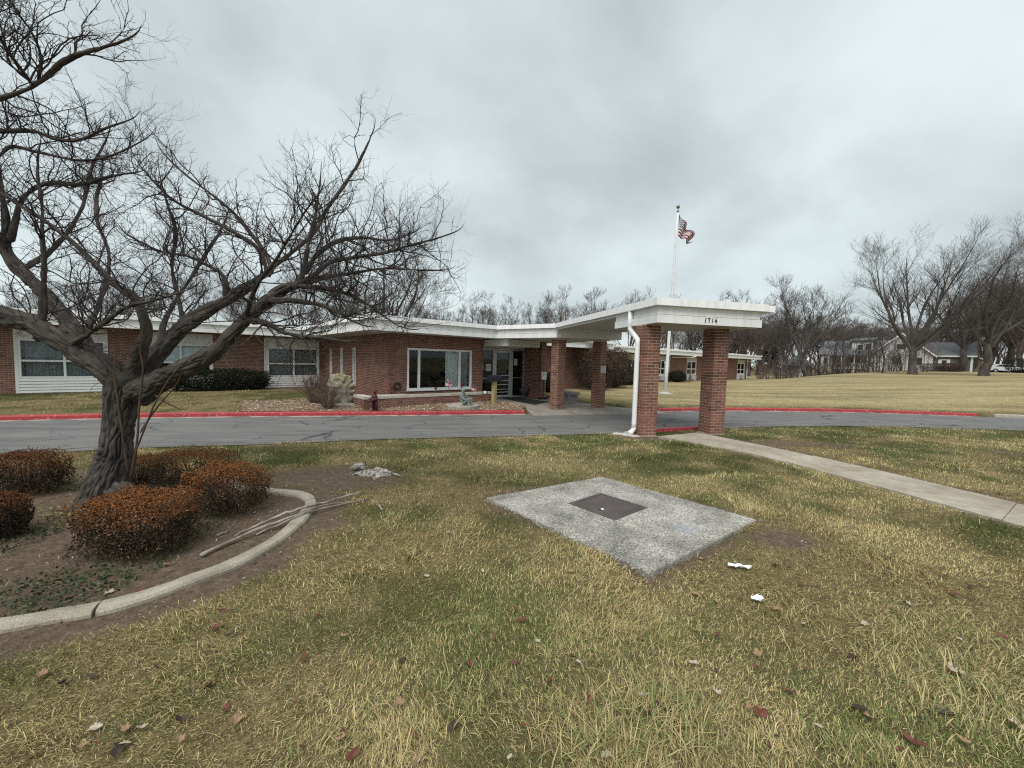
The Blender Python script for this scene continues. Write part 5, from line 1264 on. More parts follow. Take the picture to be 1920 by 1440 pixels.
edge_r = [(bil(s, 0)) for s in np.linspace(0, 1, n_)[:-1]] + [bil(1, t) for t in np.linspace(0, 1, n_)[:-1]] + [bil(1 - s, 1) for s in np.linspace(0, 1, n_)[:-1]] + [bil(0, 1 - t) for t in np.linspace(0, 1, n_)[:-1]]
er = np.array(edge_r); jit_ = (np.random.default_rng(2).random((len(er), 1)) - .5) * .014; er = er * (1 + jit_)
N4 = len(er); V = [(x, y, -.12) for x, y in er] + [(x, y, tz - .012) for x, y in er] + [(x * .993, y * .993, tz) for x, y in er]
i = np.arange(N4); i2 = (i + 1) % N4; mbp.add(V, np.concatenate([np.stack([i, i + N4, i2 + N4, i2], -1), np.stack([i + N4, i + 2 * N4, i2 + 2 * N4, i2 + N4], -1)])); mbp.f.append([list(range(3 * N4 - 1, 2 * N4 - 1, -1))])
M_pad = mat('exposed_aggregate', rough=.9, bump=.7, bscale=110, bdist=.006, extra=aggregate)
build('slab', mbp, M_pad, pad)
HQ = [np.array(onz(x, y, tz)[:2]) - PADO[:2] for x, y in ((1066, 944), (1126, 925), (1214, 952), (1153, 976))]; hc = sum(HQ) / 4
M_hatch = mat('brown_steel_plate', (.105, .085, .078), (.075, .062, .058), rough=.6, scale=6, bump=.15, bscale=200, bdist=.002, metal=.2, spec=.4)
def hring(k0, k1, z0, z1):
    a = [hc + (p - hc) * k0 for p in HQ]; b = [hc + (p - hc) * k1 for p in HQ]; mb = MB()
    for q in range(4):
        r = (q + 1) % 4; mb.hexa([(*a[q], z0), (*a[r], z0), (*b[r], z0), (*b[q], z0), (*a[q], z1), (*a[r], z1), (*b[r], z1), (*b[q], z1)])
    return mb
hf = build('hatch', hring(1.0, .845, tz - .02, tz + .006), M_hatch, pad)
build('lid', MB().hexa([(*(hc + (p - hc) * .825), z) for z in (tz - .02, tz + .0045) for p in HQ]), M_hatch, hf)
build('gap', MB().hexa([(*(hc + (p - hc) * .86), z) for z in (tz - .02, tz + .001) for p in HQ]), mat('black_gap', (.01, .01, .01)), hf)
lk = HQ[0] * .36 + HQ[3] * .44 + HQ[2] * .12 + HQ[1] * .08
build('lock_hole', MB().lathe([(.016, 0), (.016, .0022), (.0, .0022)], (*(lk), tz + .0045), 14), MATS['black_gap'], hf)
build('lock_cover', MB().lathe([(.018, 0), (.020, .004), (.016, .008), (0, .009)], (*(lk + np.array([.026, .012])), tz + .0046), 14), mat('pale_metal', (.65, .64, .6), rough=.4), hf)

M_dead = mat('bleached_wood', (.40, .36, .30), (.17, .145, .12), rough=.9, scale=7, coord='world', stretch=(1, 1, 1), bump=.6, bscale=50)
def stick(label, pts, r0, r1, seed):
    P = np.array([gpx(x, y) + np.array([0, 0, h]) for x, y, h in pts]); C = catmull(P, 5); rng = np.random.default_rng(seed); C = C + rng.normal(size=C.shape) * .004; O = P[0] * np.array([1, 1, 0]) + np.array([0, 0, P[0][2]])
    o = build('fallen_branch', MB().tube(C - O, np.linspace(r0, r1, len(C)) * rng.uniform(.88, 1.12, len(C)), 9), M_dead, None, O, smooth=True); return tag(o, label, 'branch', 'fallen branches on the edging')
stick('thick bleached fallen branch with a cut end, lying along the edging', [(376, 1047, .022), (440, 1018, .03), (520, 990, .06), (590, 965, .045), (690, 937, .012)], .016, .008, 1)
stick('middle sized bleached fallen branch, the uppermost of the pile on the edging', [(440, 1010, .02), (500, 985, .04), (560, 970, .085), (620, 950, .06), (678, 927, .03)], .010, .012, 2)
stick('thin bleached fallen branch lying against the two thicker ones', [(480, 1005, .015), (540, 985, .05), (600, 962, .07), (660, 945, .03)], .007, .005, 3)
stick('short grey stick on bare soil near the weathered stump', [(706, 942, .012), (716, 958, .012)], .012, .009, 4)
stick('short grey stick half inside the bed beside the round shrub', [(408, 1006, .012), (430, 998, .016)], .012, .008, 5)
# weathered stump
SO = gpx(705, 890); rs = np.random.default_rng(5); sm = MB()
for k, (cx, cy, rx, ry, h) in enumerate(((0, 0, .17, .10, .075), (-.10, -.03, .13, .08, .05), (.10, .02, .10, .08, .06), (.02, -.09, .09, .05, .04))):
    bl = MB().ball((0, 0, 0), (1, 1, 1), 26, 16); V = bl.v[0]; rd = .55 + .9 * np.abs(fbm(V * np.array([2.2, 2.2, 1.2]) + k * 5, k, 4) - .35); V = V * rd[:, None] * np.array([rx, ry, h]) * 1.5 + np.array([cx, cy, .0])
    b0 = sm.n; sm.add(V, np.zeros((0, 4), int)); sm.f.append([[b0 + i_ for i_ in q_] for q_ in bl.f[1]])
for x0, y0, x1, y1, r in ((-.12, -.02, -.33, -.07, .020), (-.06, -.08, .07, -.24, .018), (.12, 0, .38, -.05, .017), (.0, .06, -.12, .16, .016), (.08, .06, .2, .12, .013), (-.16, .03, -.26, .08, .012), (.03, -.1, -.04, -.2, .011)):
    t = np.linspace(0, 1, 7)[:, None]; P = np.array([x0, y0, .045]) * (1 - t) + np.array([x1, y1, .006]) * t + rs.normal(size=(7, 3)) * .007; sm.tube(P, np.linspace(r, r * .45, 7) * rs.uniform(.75, 1.25, 7), 7)
st = build('weathered_stump', sm, mat('grey_weathered_wood', (.52, .49, .44), (.13, .115, .10), rough=.9, scale=26, stretch=(1, 1, 3), bump=1.0, bscale=60, rmin=.42, rmax=.58), None, SO, smooth=True)
tag(st, 'flat grey weathered stump with spreading roots in bare soil', 'stump')
SO2 = gpx(672, 882); s2 = MB(); s2.tube([(-.1, 0, 0), (-.03, 0, .06), (.03, .01, .07), (.1, 0, 0)], [.03, .05, .05, .02], 9)
tag(build('root_knot', s2, MATS['grey_weathered_wood'], None, SO2, smooth=True), 'small rounded grey root knot showing beside the stump', 'root')
# splash stones under the downspout
for k, (x, y, s) in enumerate(((1157, 814, .09), (1168, 815, .10), (1178, 812, .07), (1180, 817, .11), (1190, 819, .08))):
    q = gpx(x, y); mb = MB().ball((0, 0, .01), (s * 1.5, s, .03), 9, 5); V = mb.v[0]; mb.v[0] = V * (1 + (fbm(V * 14 + k, k, 2)[:, None] - .5) * .5)
    tag(build('splash_stone', mb, mat('pale_stone', (.50, .48, .44), (.36, .34, .31), coord='world', scale=9), None, (q[0], q[1], q[2])), 'flat pale stone under the foot of the white downspout', 'stone', 'stones under the downspout')

# paper scraps
def scrap(label, px, w, l, rz, seed):
    rng = np.random.default_rng(seed); nx, ny = 9, 5; q = gpx(*px); xs, ys = np.meshgrid(np.linspace(-l / 2, l / 2, nx), np.linspace(-w / 2, w / 2, ny))
    sh = 1 + (rng.random((ny, nx)) - .5) * .5; z = .035 + rng.normal(size=(ny, nx)) * .008; V = np.stack([xs * sh, ys * sh, z], -1); i = np.arange(nx * ny).reshape(ny, nx)
    mb = MB().add(V.reshape(-1, 3), np.stack([i[:-1, :-1], i[:-1, 1:], i[1:, 1:], i[1:, :-1]], -1).reshape(-1, 4)); mb.add(V.reshape(-1, 3) - [0, 0, .002], np.stack([i[:-1, :-1], i[1:, :-1], i[1:, 1:], i[:-1, 1:]], -1).reshape(-1, 4))
    tag(build('paper_scrap', mb, mat('scrap_paper', (.70, .71, .72), rough=.8), None, q, rz), label, 'litter')
scrap('long crumpled white paper scrap by the corner of the concrete pad', (1384, 1068), .045, .17, -.25, 1)
scrap('small crumpled white paper scrap in the grass', (1421, 1130), .055, .075, .4, 2)

# fallen leaves
def leaf_mesh(seed, lobed):
    rng = np.random.default_rng(seed); n = 22; a = np.linspace(0, 2 * math.pi, n, endpoint=False)
    r = ((.38 + .62 * np.abs(np.cos(a))) * (1 + .26 * np.cos(a * 7 + seed))) if lobed else (.42 + .58 * np.abs(np.cos(a))) ; x, y = np.cos(a) * r * .5, np.sin(a) * r * (.55 if lobed else .42)
    z = .16 * x * x * 4 * rng.uniform(-.3, 1.8) + .45 * np.abs(y) * rng.uniform(.2, 1.4) + rng.normal(size=n) * .03
    V = np.concatenate([[[0, 0, 0]], np.stack([x, y, z], -1)]); i = np.arange(n)
    V2 = V - [0, 0, .012]; Fc = np.stack([np.zeros(n, int), 1 + i, 1 + (i + 1) % n], -1)
    return MB().add(V, Fc).add(V2, Fc[:, ::-1]).mesh('fallen_leaf')
KIND = {'red': (mat('red_brown_leaf', (.17, .055, .035), (.095, .035, .025), rough=.6, scale=12), 'reddish brown fallen leaf lying in the lawn'),
        'tan': (mat('tan_leaf', (.34, .225, .125), (.22, .14, .08), rough=.7, scale=12), 'tan lobed fallen leaf lying in the lawn'),
        'dark': (mat('dark_leaf', (.065, .042, .032), (.04, .028, .022), rough=.6, scale=12), 'dark brown curled fallen leaf lying in the lawn'),
        'pale': (mat('pale_leaf', (.44, .38, .29), (.34, .29, .22), rough=.7, scale=12), 'pale bleached fallen leaf lying in the lawn')}
LM = {}
for k, (m, lab) in KIND.items():
    LM[k] = []
    for s in range(3): me = leaf_mesh(s + len(k) * 7, k in ('tan', 'pale')); me.materials.append(m); LM[k].append(me)
SPOT = [(82, 1272, 'tan', .06), (405, 1182, 'red', .07), (416, 1152, 'red', .06), (432, 1197, 'dark', .06), (392, 1292, 'red', .075), (295, 1260, 'red', .05), (118, 1290, 'dark', .07), (170, 1275, 'dark', .06), (440, 1362, 'tan', .08), (340, 1358, 'dark', .06), (178, 1373, 'pale', .06), (220, 1415, 'dark', .09), (238, 1375, 'tan', .05),
        (597, 1160, 'red', .07), (643, 1200, 'tan', .06), (570, 1240, 'red', .06), (755, 1245, 'dark', .06), (978, 1170, 'red', .08), (968, 1150, 'red', .05), (778, 1387, 'red', .06), (660, 1425, 'red', .07), (750, 1325, 'tan', .06), (780, 1435, 'tan', .07), (848, 1370, 'dark', .07), (880, 1255, 'red', .06), (962, 1250, 'red', .06), (1030, 1285, 'red', .06), (1103, 1322, 'red', .055), (1138, 1425, 'pale', .06), (1212, 1345, 'dark', .09), (1236, 1336, 'dark', .07), (1085, 1248, 'pale', .04), (1205, 1310, 'pale', .05), (1010, 1100, 'tan', .06), (1070, 1075, 'tan', .05), (905, 1075, 'pale', .04),
        (1205, 1070, 'pale', .07), (1305, 1120, 'tan', .08), (1455, 1065, 'dark', .1), (1480, 1070, 'red', .06), (1318, 1095, 'red', .05), (1500, 1100, 'red', .06), (1455, 1150, 'tan', .07), (1510, 1175, 'pale', .06), (1420, 1235, 'tan', .08), (1300, 1190, 'red', .06), (1345, 1195, 'red', .05), (1300, 1250, 'pale', .06), (1340, 1305, 'pale', .06), (1477, 1302, 'red', .06), (1425, 1345, 'red', .09), (1710, 1400, 'red', .09), (1610, 1335, 'dark', .08), (1630, 1355, 'tan', .07), (1790, 1268, 'pale', .09), (1775, 1345, 'dark', .08), (1840, 1350, 'tan', .07), (1900, 1370, 'pale', .09), (1770, 1085, 'red', .07), (1790, 1120, 'red', .08), (1705, 1140, 'pale', .06), (1820, 1105, 'dark', .06), (1620, 1175, 'pale', .06), (1560, 1010, 'red', .05), (1525, 993, 'red', .06), (1245, 960, 'red', .05), (1600, 1240, 'dark', .06), (1880, 1200, 'red', .06), (1250, 890, 'red', .06), (1330, 940, 'pale', .05), (1130, 885, 'pale', .05), (800, 1085, 'pale', .05), (310, 1063, 'tan', .06), (260, 1110, 'red', .06), (205, 1113, 'pale', .06), (650, 873, 'pale', .06), (600, 858, 'tan', .05)]
rl = np.random.default_rng(12)
for k in range(55):
    SPOT.append((rl.uniform(120, 1900), rl.uniform(1000, 1430), ('red', 'dark', 'tan', 'pale', 'red')[k % 5], rl.uniform(.025, .05)))
for k, (x, y, kd, s) in enumerate(SPOT):
    q = gpx(x, y)
    if inpoly(PAD, q[:1], q[1:2])[0]: continue
    o = link('fallen_leaf', LM[kd][k % 3], None, (q[0], q[1], q[2] + (.012 if dirt_mask(q[:1], q[1:2])[0] > .5 else .022))); o.rotation_euler = (rl.normal() * .25, rl.normal() * .25, rl.uniform(0, 6.28)); o.scale = (s * .82,) * 3
    tag(o, KIND[kd][1], 'leaf', kd + ' fallen leaves on the lawn')
# litter crumbs too small to count: bark chips, leaf bits, pebbles on the soil
rb = np.random.default_rng(3); n = 9000; X = rb.uniform(-6, 8, n); Y = rb.uniform(1.2, 9.5, n); dm_ = dirt_mask(X, Y); ok = (rb.random(n) < .12 + .75 * dm_) & (sdist(NEARC, X, Y) < -.1) & ~inpoly(PAD, X, Y) & ~inpoly(WALK, X, Y); X, Y = X[ok], Y[ok]
P = np.stack([X, Y, G(X, Y) + .010], -1); n = len(X); mb = MB(); pal = np.array([[.12, .085, .06], [.20, .15, .10], [.32, .28, .22], [.07, .05, .04], [.42, .38, .32]])
leaf_cloud(mb, P, np.tile([0, 0, 2.0], (n, 1)), .013, rb, pal[rb.integers(0, 5, n)] * rb.uniform(.7, 1.2, (n, 1)), 1.9)
tag(build('leaf_litter', mb, M_leafs, attr='col'), 'fine bark chips and leaf bits on the bare soil', 'litter', kind='stuff')

# ------------------------------------------------------------------ gravel bed in front of the planter
bedp = [tuple(uvw(u, v)[:2]) for u, v in ((1.6, 17.5), (3.2, 17.0), (U_BOX0, 17.6), (U_BOX0, 14.2), (PU0, 14.2), (PU0, PV), (PU1 + .1, PV), (10.3, 13.0), (10.35, 11.5))]
fcur = FARC[(FARC[:, 0] > onz(420, 783, -.34)[0]) & (FARC[:, 0] < k0[0] - .1)]; dd = np.gradient(fcur[:, :2], axis=0); dd /= np.linalg.norm(dd, axis=1)[:, None]; fin = fcur[:, :2] + np.stack([-dd[:, 1], dd[:, 0]], -1) * .17
bedp = bedp + [tuple(p) for p in fin[::-1]]
gxx, gyy = np.meshgrid(np.arange(-11, 1.5, .12), np.arange(11.0, 20, .12)); inn = inpoly(bedp, gxx, gyy)
cell = inn[:-1, :-1] & inn[1:, :-1] & inn[:-1, 1:] & inn[1:, 1:]; ii = np.arange(gxx.size).reshape(gxx.shape)
q = np.stack([ii[:-1, :-1], ii[:-1, 1:], ii[1:, 1:], ii[1:, :-1]], -1)[cell]; gz = G(gxx, gyy) + .012 + (n2(gxx, gyy, 3, 4) - .5) * .03
M_gbed = mat('gravel_ground', (.15, .105, .07), (.26, .19, .125), rough=.95, scale=14, coord='world', bump=1, bscale=40, bdist=.03, detail=8)
tag(build('gravel_bed', MB().add(np.stack([gxx, gyy, gz], -1).reshape(-1, 3), q), M_gbed, smooth=True), 'brown pebble and leaf strewn bed along the kerb', 'gravel bed', kind='structure')
rb = np.random.default_rng(8); n = 9000; X = rb.uniform(-11, 1.2, n); Y = rb.uniform(11.2, 18, n); ok = inpoly(bedp, X, Y); X, Y = X[ok], Y[ok]; n = len(X); P = np.stack([X, Y, G(X, Y) + .025], -1)
pal = np.array([[.42, .26, .15], [.52, .40, .27], [.30, .17, .10], [.60, .54, .44], [.24, .17, .13]]); cols = pal[rb.integers(0, 5, n)] * rb.uniform(.45, .95, (n, 1)); s = rb.uniform(.016, .036, n)
oct_ = np.array([[1, 0, 0], [0, 1, 0], [-1, 0, 0], [0, -1, 0], [0, 0, .7], [0, 0, -.7]]); V = P[:, None] + oct_[None] * s[:, None, None] * rb.uniform(.7, 1.3, (n, 6, 1)); f8 = np.array([[0, 1, 4], [1, 2, 4], [2, 3, 4], [3, 0, 4], [1, 0, 5], [2, 1, 5], [3, 2, 5], [0, 3, 5]])
tag(build('gravel', MB().add(V.reshape(-1, 3), (np.arange(n)[:, None, None] * 6 + f8[None]).reshape(-1, 3), np.repeat(cols, 6, 0)), M_leafs, attr='col'), 'loose tan and brown pebbles in the bed along the kerb', 'gravel', kind='stuff')

# ------------------------------------------------------------------ things at the entrance
# boulder
bo = gpx(640, 757); mb = MB().ball((0, 0, 0), (1, 1, 1), 60, 44); V = mb.v[0]; H = 68 * bo[1] / F_PX
prof = np.interp(V[:, 2], [-1, -.6, 0, .5, .85, 1], [.85, 1.0, .92, .78, .62, .3]); V2 = np.stack([V[:, 0] * .56 * prof / np.maximum(np.sqrt(1 - np.clip(V[:, 2], -.93, .93) ** 2), .3) * .8, V[:, 1] * .40 * prof / np.maximum(np.sqrt(1 - np.clip(V[:, 2], -.93, .93) ** 2), .3) * .8, (V[:, 2] * .5 + .5) * H], -1)
fac = np.abs(fbm(V2 * 3.6, 3, 4) - .5)[:, None]; V2 = V2 * (.86 + fac * np.array([1.5, 1.5, .45])); V2[:, 0] += (fbm(V2 * 7, 9, 3) - .5) * .2; V2[:, 1] += (fbm(V2 * 7 + 9, 9, 3) - .5) * .2; mb.v[0] = V2 - [0, 0, .06]
def rockc(N, L, cv, out, mix, noise, ramp):
    c = ramp(noise(5, 8, .7), [(.3, (.12, .105, .085)), (.5, (.28, .25, .20)), (.7, (.42, .40, .35))]); sp = N.new('ShaderNodeSeparateXYZ'); L.new(cv, sp.inputs[0])
    mr = N.new('ShaderNodeMapRange'); mr.inputs[1].default_value = .5; mr.inputs[2].default_value = 1.2; L.new(sp.outputs[2], mr.inputs[0])
    return mix(mr.outputs[0], c, ramp(noise(6, 6, .7), [(.35, (.15, .13, .07)), (.65, (.40, .36, .20))]))
tag(build('boulder', mb, mat('lichen_rock', rough=.95, bump=1.0, bscale=20, bdist=.05, extra=rockc), None, bo, smooth=True), 'tall upright boulder with yellowish lichen beside the slit windows', 'boulder')
tag(build('stone_slab', MB().box(-.45, .5, -.25, .25, -.08, .05), mat('slab_stone', (.34, .32, .28), (.26, .24, .21), coord='world'), None, gpx(655, 760), .5), 'flat stone slab at the foot of the upright boulder', 'stone')
# statue of a seated child on a round stone
sp_ = gpx(867, 763); sp_ = np.array([*sp_[:2], g1(*sp_[:2])])
mb = MB().lathe([(.58, -.15), (.62, .05), (.62, .09), (.50, .10), (.48, .06), (0, .06)], n=26)
tag(build('round_stone_ring', mb, mat('ring_stone', (.40, .38, .32), (.30, .28, .24), coord='world', scale=8, bump=.4), None, sp_), 'round stone ring set in the gravel under the grey statue', 'stone ring')
M_stat = mat('grey_statue', (.115, .14, .14), (.20, .225, .22), rough=.8, scale=9, bump=.4, bscale=30)
def skin_mesh(name, nodes, edges, m, loc, rotz, scale, sub=2):
    me = bpy.data.meshes.new(name); me.from_pydata([tuple(np.array(p[:3]) * scale) for p in nodes], edges, []); o = link(name, me, None, loc, rotz)
    md = o.modifiers.new('skin', 'SKIN'); lay = me.skin_vertices[0].data if me.skin_vertices else None
    if lay is None:
        bpy.context.view_layer.objects.active = o; lay = me.skin_vertices[0].data
    for k, p in enumerate(nodes): r = p[3] * scale; lay[k].radius = (r, r); lay[k].use_root = (k == 0)
    s = o.modifiers.new('sub', 'SUBSURF'); s.levels = sub; s.render_levels = sub; me.materials.append(m); return o
stn = [(0, 0, .12, .15), (-.02, 0, .30, .155), (-.01, 0, .47, .13), (.01, 0, .56, .06), (.03, 0, .66, .105), (.05, 0, .76, .085),
       (.10, .11, .12, .085), (.36, .13, .34, .075), (.36, .12, .08, .06), (.46, .12, .05, .05), (.10, -.11, .12, .085), (.36, -.13, .34, .075), (.36, -.12, .08, .06), (.46, -.12, .05, .05),
       (.02, .17, .47, .06), (.14, .22, .32, .05), (.33, .10, .24, .045), (.02, -.17, .47, .06), (.14, -.22, .32, .05), (.33, -.10, .24, .045)]
ste = [(0, 1), (1, 2), (2, 3), (3, 4), (4, 5), (0, 6), (6, 7), (7, 8), (8, 9), (0, 10), (10, 11), (11, 12), (12, 13), (2, 14), (14, 15), (15, 16), (2, 17), (17, 18), (18, 19)]
so = skin_mesh('statue', stn, ste, M_stat, (sp_[0], sp_[1], sp_[2] + .045), -.5, .86); so.rotation_euler = (0, 0, -.35); tag(so, 'grey garden statue of a seated figure hugging its knees', 'statue')
# dark red figurine
rp = gpx(703, 771); fg = MB(); fg.lathe([(.13, 0), (.12, .03), (.05, .05)], n=12); fg.tube([(-.05, 0, .03), (-.06, 0, .2), (-.04, 0, .34)], [.035, .05, .06], 8); fg.tube([(.05, 0, .03), (.06, 0, .2), (.04, 0, .34)], [.035, .05, .06], 8)
fg.tube([(0, 0, .30), (0, 0, .40), (0, 0, .52), (0, 0, .58)], [.09, .085, .075, .035], 10); fg.ball((0, 0, .65), (.062, .06, .075)); fg.tube([(.07, 0, .52), (.13, -.06, .42), (.04, -.14, .38)], .026, 7); fg.tube([(-.07, 0, .52), (-.13, -.06, .42), (-.20, -.12, .36), (-.26, -.13, .34)], .028, 7); fg.lathe([(.10, -.02), (.17, .0), (.16, .03), (.0, .03)], (-.10, -.12, .36), 12)
tag(build('figurine', fg, mat('dark_red_glaze', (.045, .012, .016), (.07, .02, .022), rough=.45, scale=9), None, rp, -.3, smooth=True), 'dark red garden figurine in front of the planter corner', 'figurine')
# pinwheels in the planter
def pinwheel(label, px, v, r, m, rz):
    c = onv(px[0], px[1], v); w = uvw(*c); zb = .10; o = thing('garden_pinwheel', label, 'pinwheel', (w[0], w[1], zb), YAW + rz); h = w[2] - zb
    build('stake', MB().tube([(0, 0.02, -.06), (0, .02, h)], .008, 6), mat('brown_stake', (.16, .06, .05)), o); mb = MB()
    for k in range(4):
        a = k * math.pi / 2 + .4; d = np.array([math.cos(a), 0, math.sin(a)]); s = np.array([-math.sin(a), 0, math.cos(a)]); c0 = np.array([0, 0, h])
        V = [c0, c0 + d * r * .5 + s * r * .45 + [0, -.05, 0], c0 + d * r + s * r * .12, c0 + d * r * .7 - s * r * .25 + [0, .03, 0]]; mb.add(V, [[0, 1, 2, 3]]); mb.add(np.array(V) + [0, .004, 0], [[3, 2, 1, 0]])
    build('petals', mb, m, o); build('hub', MB().ball((0, -.02, h), .03, 8, 6), mat('dark_red_hub', (.20, .02, .05)), o)
pink = mat('pink_plastic', (.75, .30, .36), (.70, .42, .44), rough=.5, scale=8); dred = mat('crimson_plastic', (.16, .02, .04), (.10, .02, .03), rough=.5, scale=8)
pinwheel('pink garden pinwheel in front of the white curtain', (842, 718), 13.75, .20, pink, 0)
pinwheel('pale pink garden pinwheel beside the right edge of the wide window', (889, 727), 13.7, .19, mat('pale_pink_plastic', (.75, .48, .47), (.66, .36, .38), rough=.5, scale=8), .3)
pinwheel('small crimson garden pinwheel below the middle of the wide window', (817, 727), 13.75, .09, dred, .2)
pinwheel('dark crimson garden pinwheel behind the grey statue', (866, 722), 13.75, .14, dred, .9)
# round wire stake with a white ball
q = gpx(909, 758); h = ony(909, 736, q[1])[2] - q[2]; o = thing('garden_stake', 'thin garden stake with a ring and a white ball beside the wooden post', 'garden stake', q, .2)
build('rod', MB().tube([(0, 0, -.05), (0, 0, h - .1)], .009, 6), M_black, o); build('ring', MB().tube([(.095 * math.cos(a), 0, h + .095 * math.sin(a)) for a in np.linspace(0, 2 * math.pi, 18)], .014, 6), M_black, o); build('ball', MB().ball((0, 0, h), .05), M_white, o)
# mailbox on a yellow wooden post
q = gpx(926, 756.5); M_post = mat('yellow_green_wood', (.36, .31, .15), (.27, .23, .11), rough=.85, scale=6, stretch=(1, 1, .2), bump=.3)
hp = ony(926, 714, q[1])[2] - q[2]; o = thing('mailbox', 'dark mailbox on a yellowish square wooden post by the entrance', 'mailbox', q, YAW + .2)
build('post', MB().box(-.075, .075, -.075, .075, -.1, hp), M_post, o); mbx = MB(); n = 10
prof = [(-.13, 0), (.13, 0)] + [(.13 * math.cos(a), .13 + .10 * math.sin(a)) for a in np.linspace(0, math.pi, n)]
V = [(x, z * 1.0 - .0, y + hp + .001) for x in (-.30, .28) for z, y in prof]; k = len(prof); mbx.add(V, [[i, (i + 1) % k, k + (i + 1) % k, k + i] for i in range(k)]); mbx.f.append([list(range(k - 1, -1, -1)), list(range(k, 2 * k))])
box_ = build('box', mbx, mat('navy_metal', (.016, .017, .03), rough=.45), o); build('door', MB().box(-.306, -.300, -.10, .10, hp + .03, hp + .2), MATS['navy_metal'], box_)
# white dispenser on a black stand
q = uvw(*np.array([13.0, 13.05, 0])); q = np.array([q[0], q[1], -.235]); q = onz(1018, 748.5, -.235); hs = ony(1018, 699, q[1])[2] - q[2]; o = thing('dispenser_stand', 'white dispenser box on a black pole with a square base', 'dispenser stand', q, YAW * .6)
build('base', MB().box(-.19, .19, -.16, .16, 0, .07), M_black, o); build('pole', MB().tube([(0, 0, .05), (0, 0, hs)], .022, 8), M_black, o)
dsp = build('dispenser', MB().hexa([(-.115, -.07, hs - .33), (.115, -.07, hs - .33), (.115, .05, hs - .33), (-.115, .05, hs - .33), (-.13, -.07, hs + .03), (.13, -.07, hs + .03), (.13, .05, hs + .03), (-.13, .05, hs + .03)]), M_frame, o)
for x in (-.05, .05): build('hole', MB().box(x - .02, x + .02, -.074, -.070, hs - .10, hs - .05), M_black, dsp)
# urn in the recess
q = uvw(12.88, 14.55); mb = MB().lathe([(.13, 0), (.14, .03), (.07, .06), (.06, .13), (.16, .22), (.22, .36), (.25, .44), (.24, .47), (.19, .46), (.17, .40), (0, .38)], n=18)
tag(build('urn', mb, mat('dark_urn', (.10, .085, .08), (.07, .06, .055), rough=.8, scale=8), None, (q[0], q[1], -.235), smooth=True), 'dark footed stone urn in the door recess', 'urn')
# door mat
mp_ = [tuple(onz(x, y, -.23)[:2]) for x, y in ((930, 744.8), (957, 744.2), (1028, 753.5), (1003, 759))]; tag(build('door_mat', MB().prism(mp_, -.234, -.218), mat('black_rubber', (.016, .016, .018), rough=.95)), 'long black rubber mat leading to the glass door', 'door mat')
# concrete bench
q = onz(1070, 758, -.235); hb_ = ony(1070, 736, q[1])[2] - q[2]; M_bench = mat('bench_concrete', (.27, .27, .27), (.20, .20, .20), rough=.9, scale=10, bump=.3)
o = thing('concrete_bench', 'small grey concrete bench between the two far columns', 'bench', (q[0] + .12, q[1] + .2, -.235), YAW + 1.25); build('seat', MB().box(-.20, 1.0, -.23, .23, hb_ - .10, hb_), M_bench, o)
for x in (-.08, .72): build('leg', MB().hexa([(x, -.16, 0), (x + .15, -.16, 0), (x + .15, .16, 0), (x, .16, 0), (x - .03, -.19, hb_ - .099), (x + .18, -.19, hb_ - .099), (x + .18, .19, hb_ - .099), (x - .03, .19, hb_ - .099)]), M_bench, o)
q = gpx(1101, 723); tag(build('garden_lantern', MB().box(-.12, .12, -.12, .12, 0, .28).box(-.16, .16, -.16, .16, .281, .33), M_white, None, q), 'small white box lantern at the foot of the tall brown bush', 'lantern')
# flagpole and flag
q = gpx(1247, 738); top = ony(1271, 398, q[1]); L = top - q
o = thing('flagpole', 'tall white tapered flagpole on the lawn beyond the driveway', 'flagpole', q); M_pole = mat('white_pole', (.74, .74, .73), (.64, .65, .65), rough=.4, scale=3, coord='world')
build('pole', MB().tube([L * t for t in np.linspace(0, 1, 8)], np.linspace(.105, .045, 8), 14), M_pole, o, smooth=True); build('base', MB().lathe([(.42, -.05), (.40, .05), (.2, .07), (.16, .10), (.12, .12)], n=20), MATS['pale_stone'], o)
build('truck', MB().lathe([(.05, 0), (.075, .04), (.075, .09), (.03, .11), (.025, .20)], L, 12), mat('grey_metal', (.3, .31, .31), rough=.4, metal=.6), o); build('finial', MB().ball(L + np.array([0, 0, .30]), .10, 14, 10), mat('dull_gold', (.20, .16, .10), rough=.35, metal=.7), o, smooth=True)
build('halyard', MB().tube([L * .98 + np.array([.16, 0, 0]) + np.array([0, 0, -.1]), L * .6 + np.array([.20, 0, 0]), L * .12 + np.array([.13, 0, 0])], .008, 5), mat('pale_rope', (.6, .6, .58)), o)
build('cleat', MB().box(-.15, .05, -.05, .05, 0, .1), M_pole, o, L * .17)
fq = ony(1272.5, 402, q[1]); sc = q[1] / F_PX; hoist, fly = 39 * sc, 56 * sc
nu, nv = 40, 27; uu, vv = np.meshgrid(np.linspace(0, 1, nu), np.linspace(0, 1, nv))
x = .03 + uu * 25 * sc * (1 - .25 * vv * 0) ; z = -vv * hoist * (1 - .58 * uu) - uu * 34 * sc * (1 - .0 * vv) + np.sin(uu * 9 + vv * 4) * .07 * uu; y = np.sin(uu * 11 + vv * 5) * .26 * uu ** .6 + np.sin(vv * 9 - uu * 3) * .08 * uu; x = x + np.sin(vv * 7 + uu * 6) * .07 * uu
x = x - (vv * hoist * .0)
Vf = np.stack([x, y, z], -1).reshape(-1, 3); i = np.arange(nu * nv).reshape(nv, nu); quads = np.stack([i[:-1, :-1], i[1:, :-1], i[1:, 1:], i[:-1, 1:]], -1).reshape(-1, 4)
uq, vq = (uu[:-1, :-1] + .5 / nu).ravel(), (vv[:-1, :-1] + .5 / nv).ravel(); fmesh = MB().add(Vf, quads); me = fmesh.mesh('flag', True)
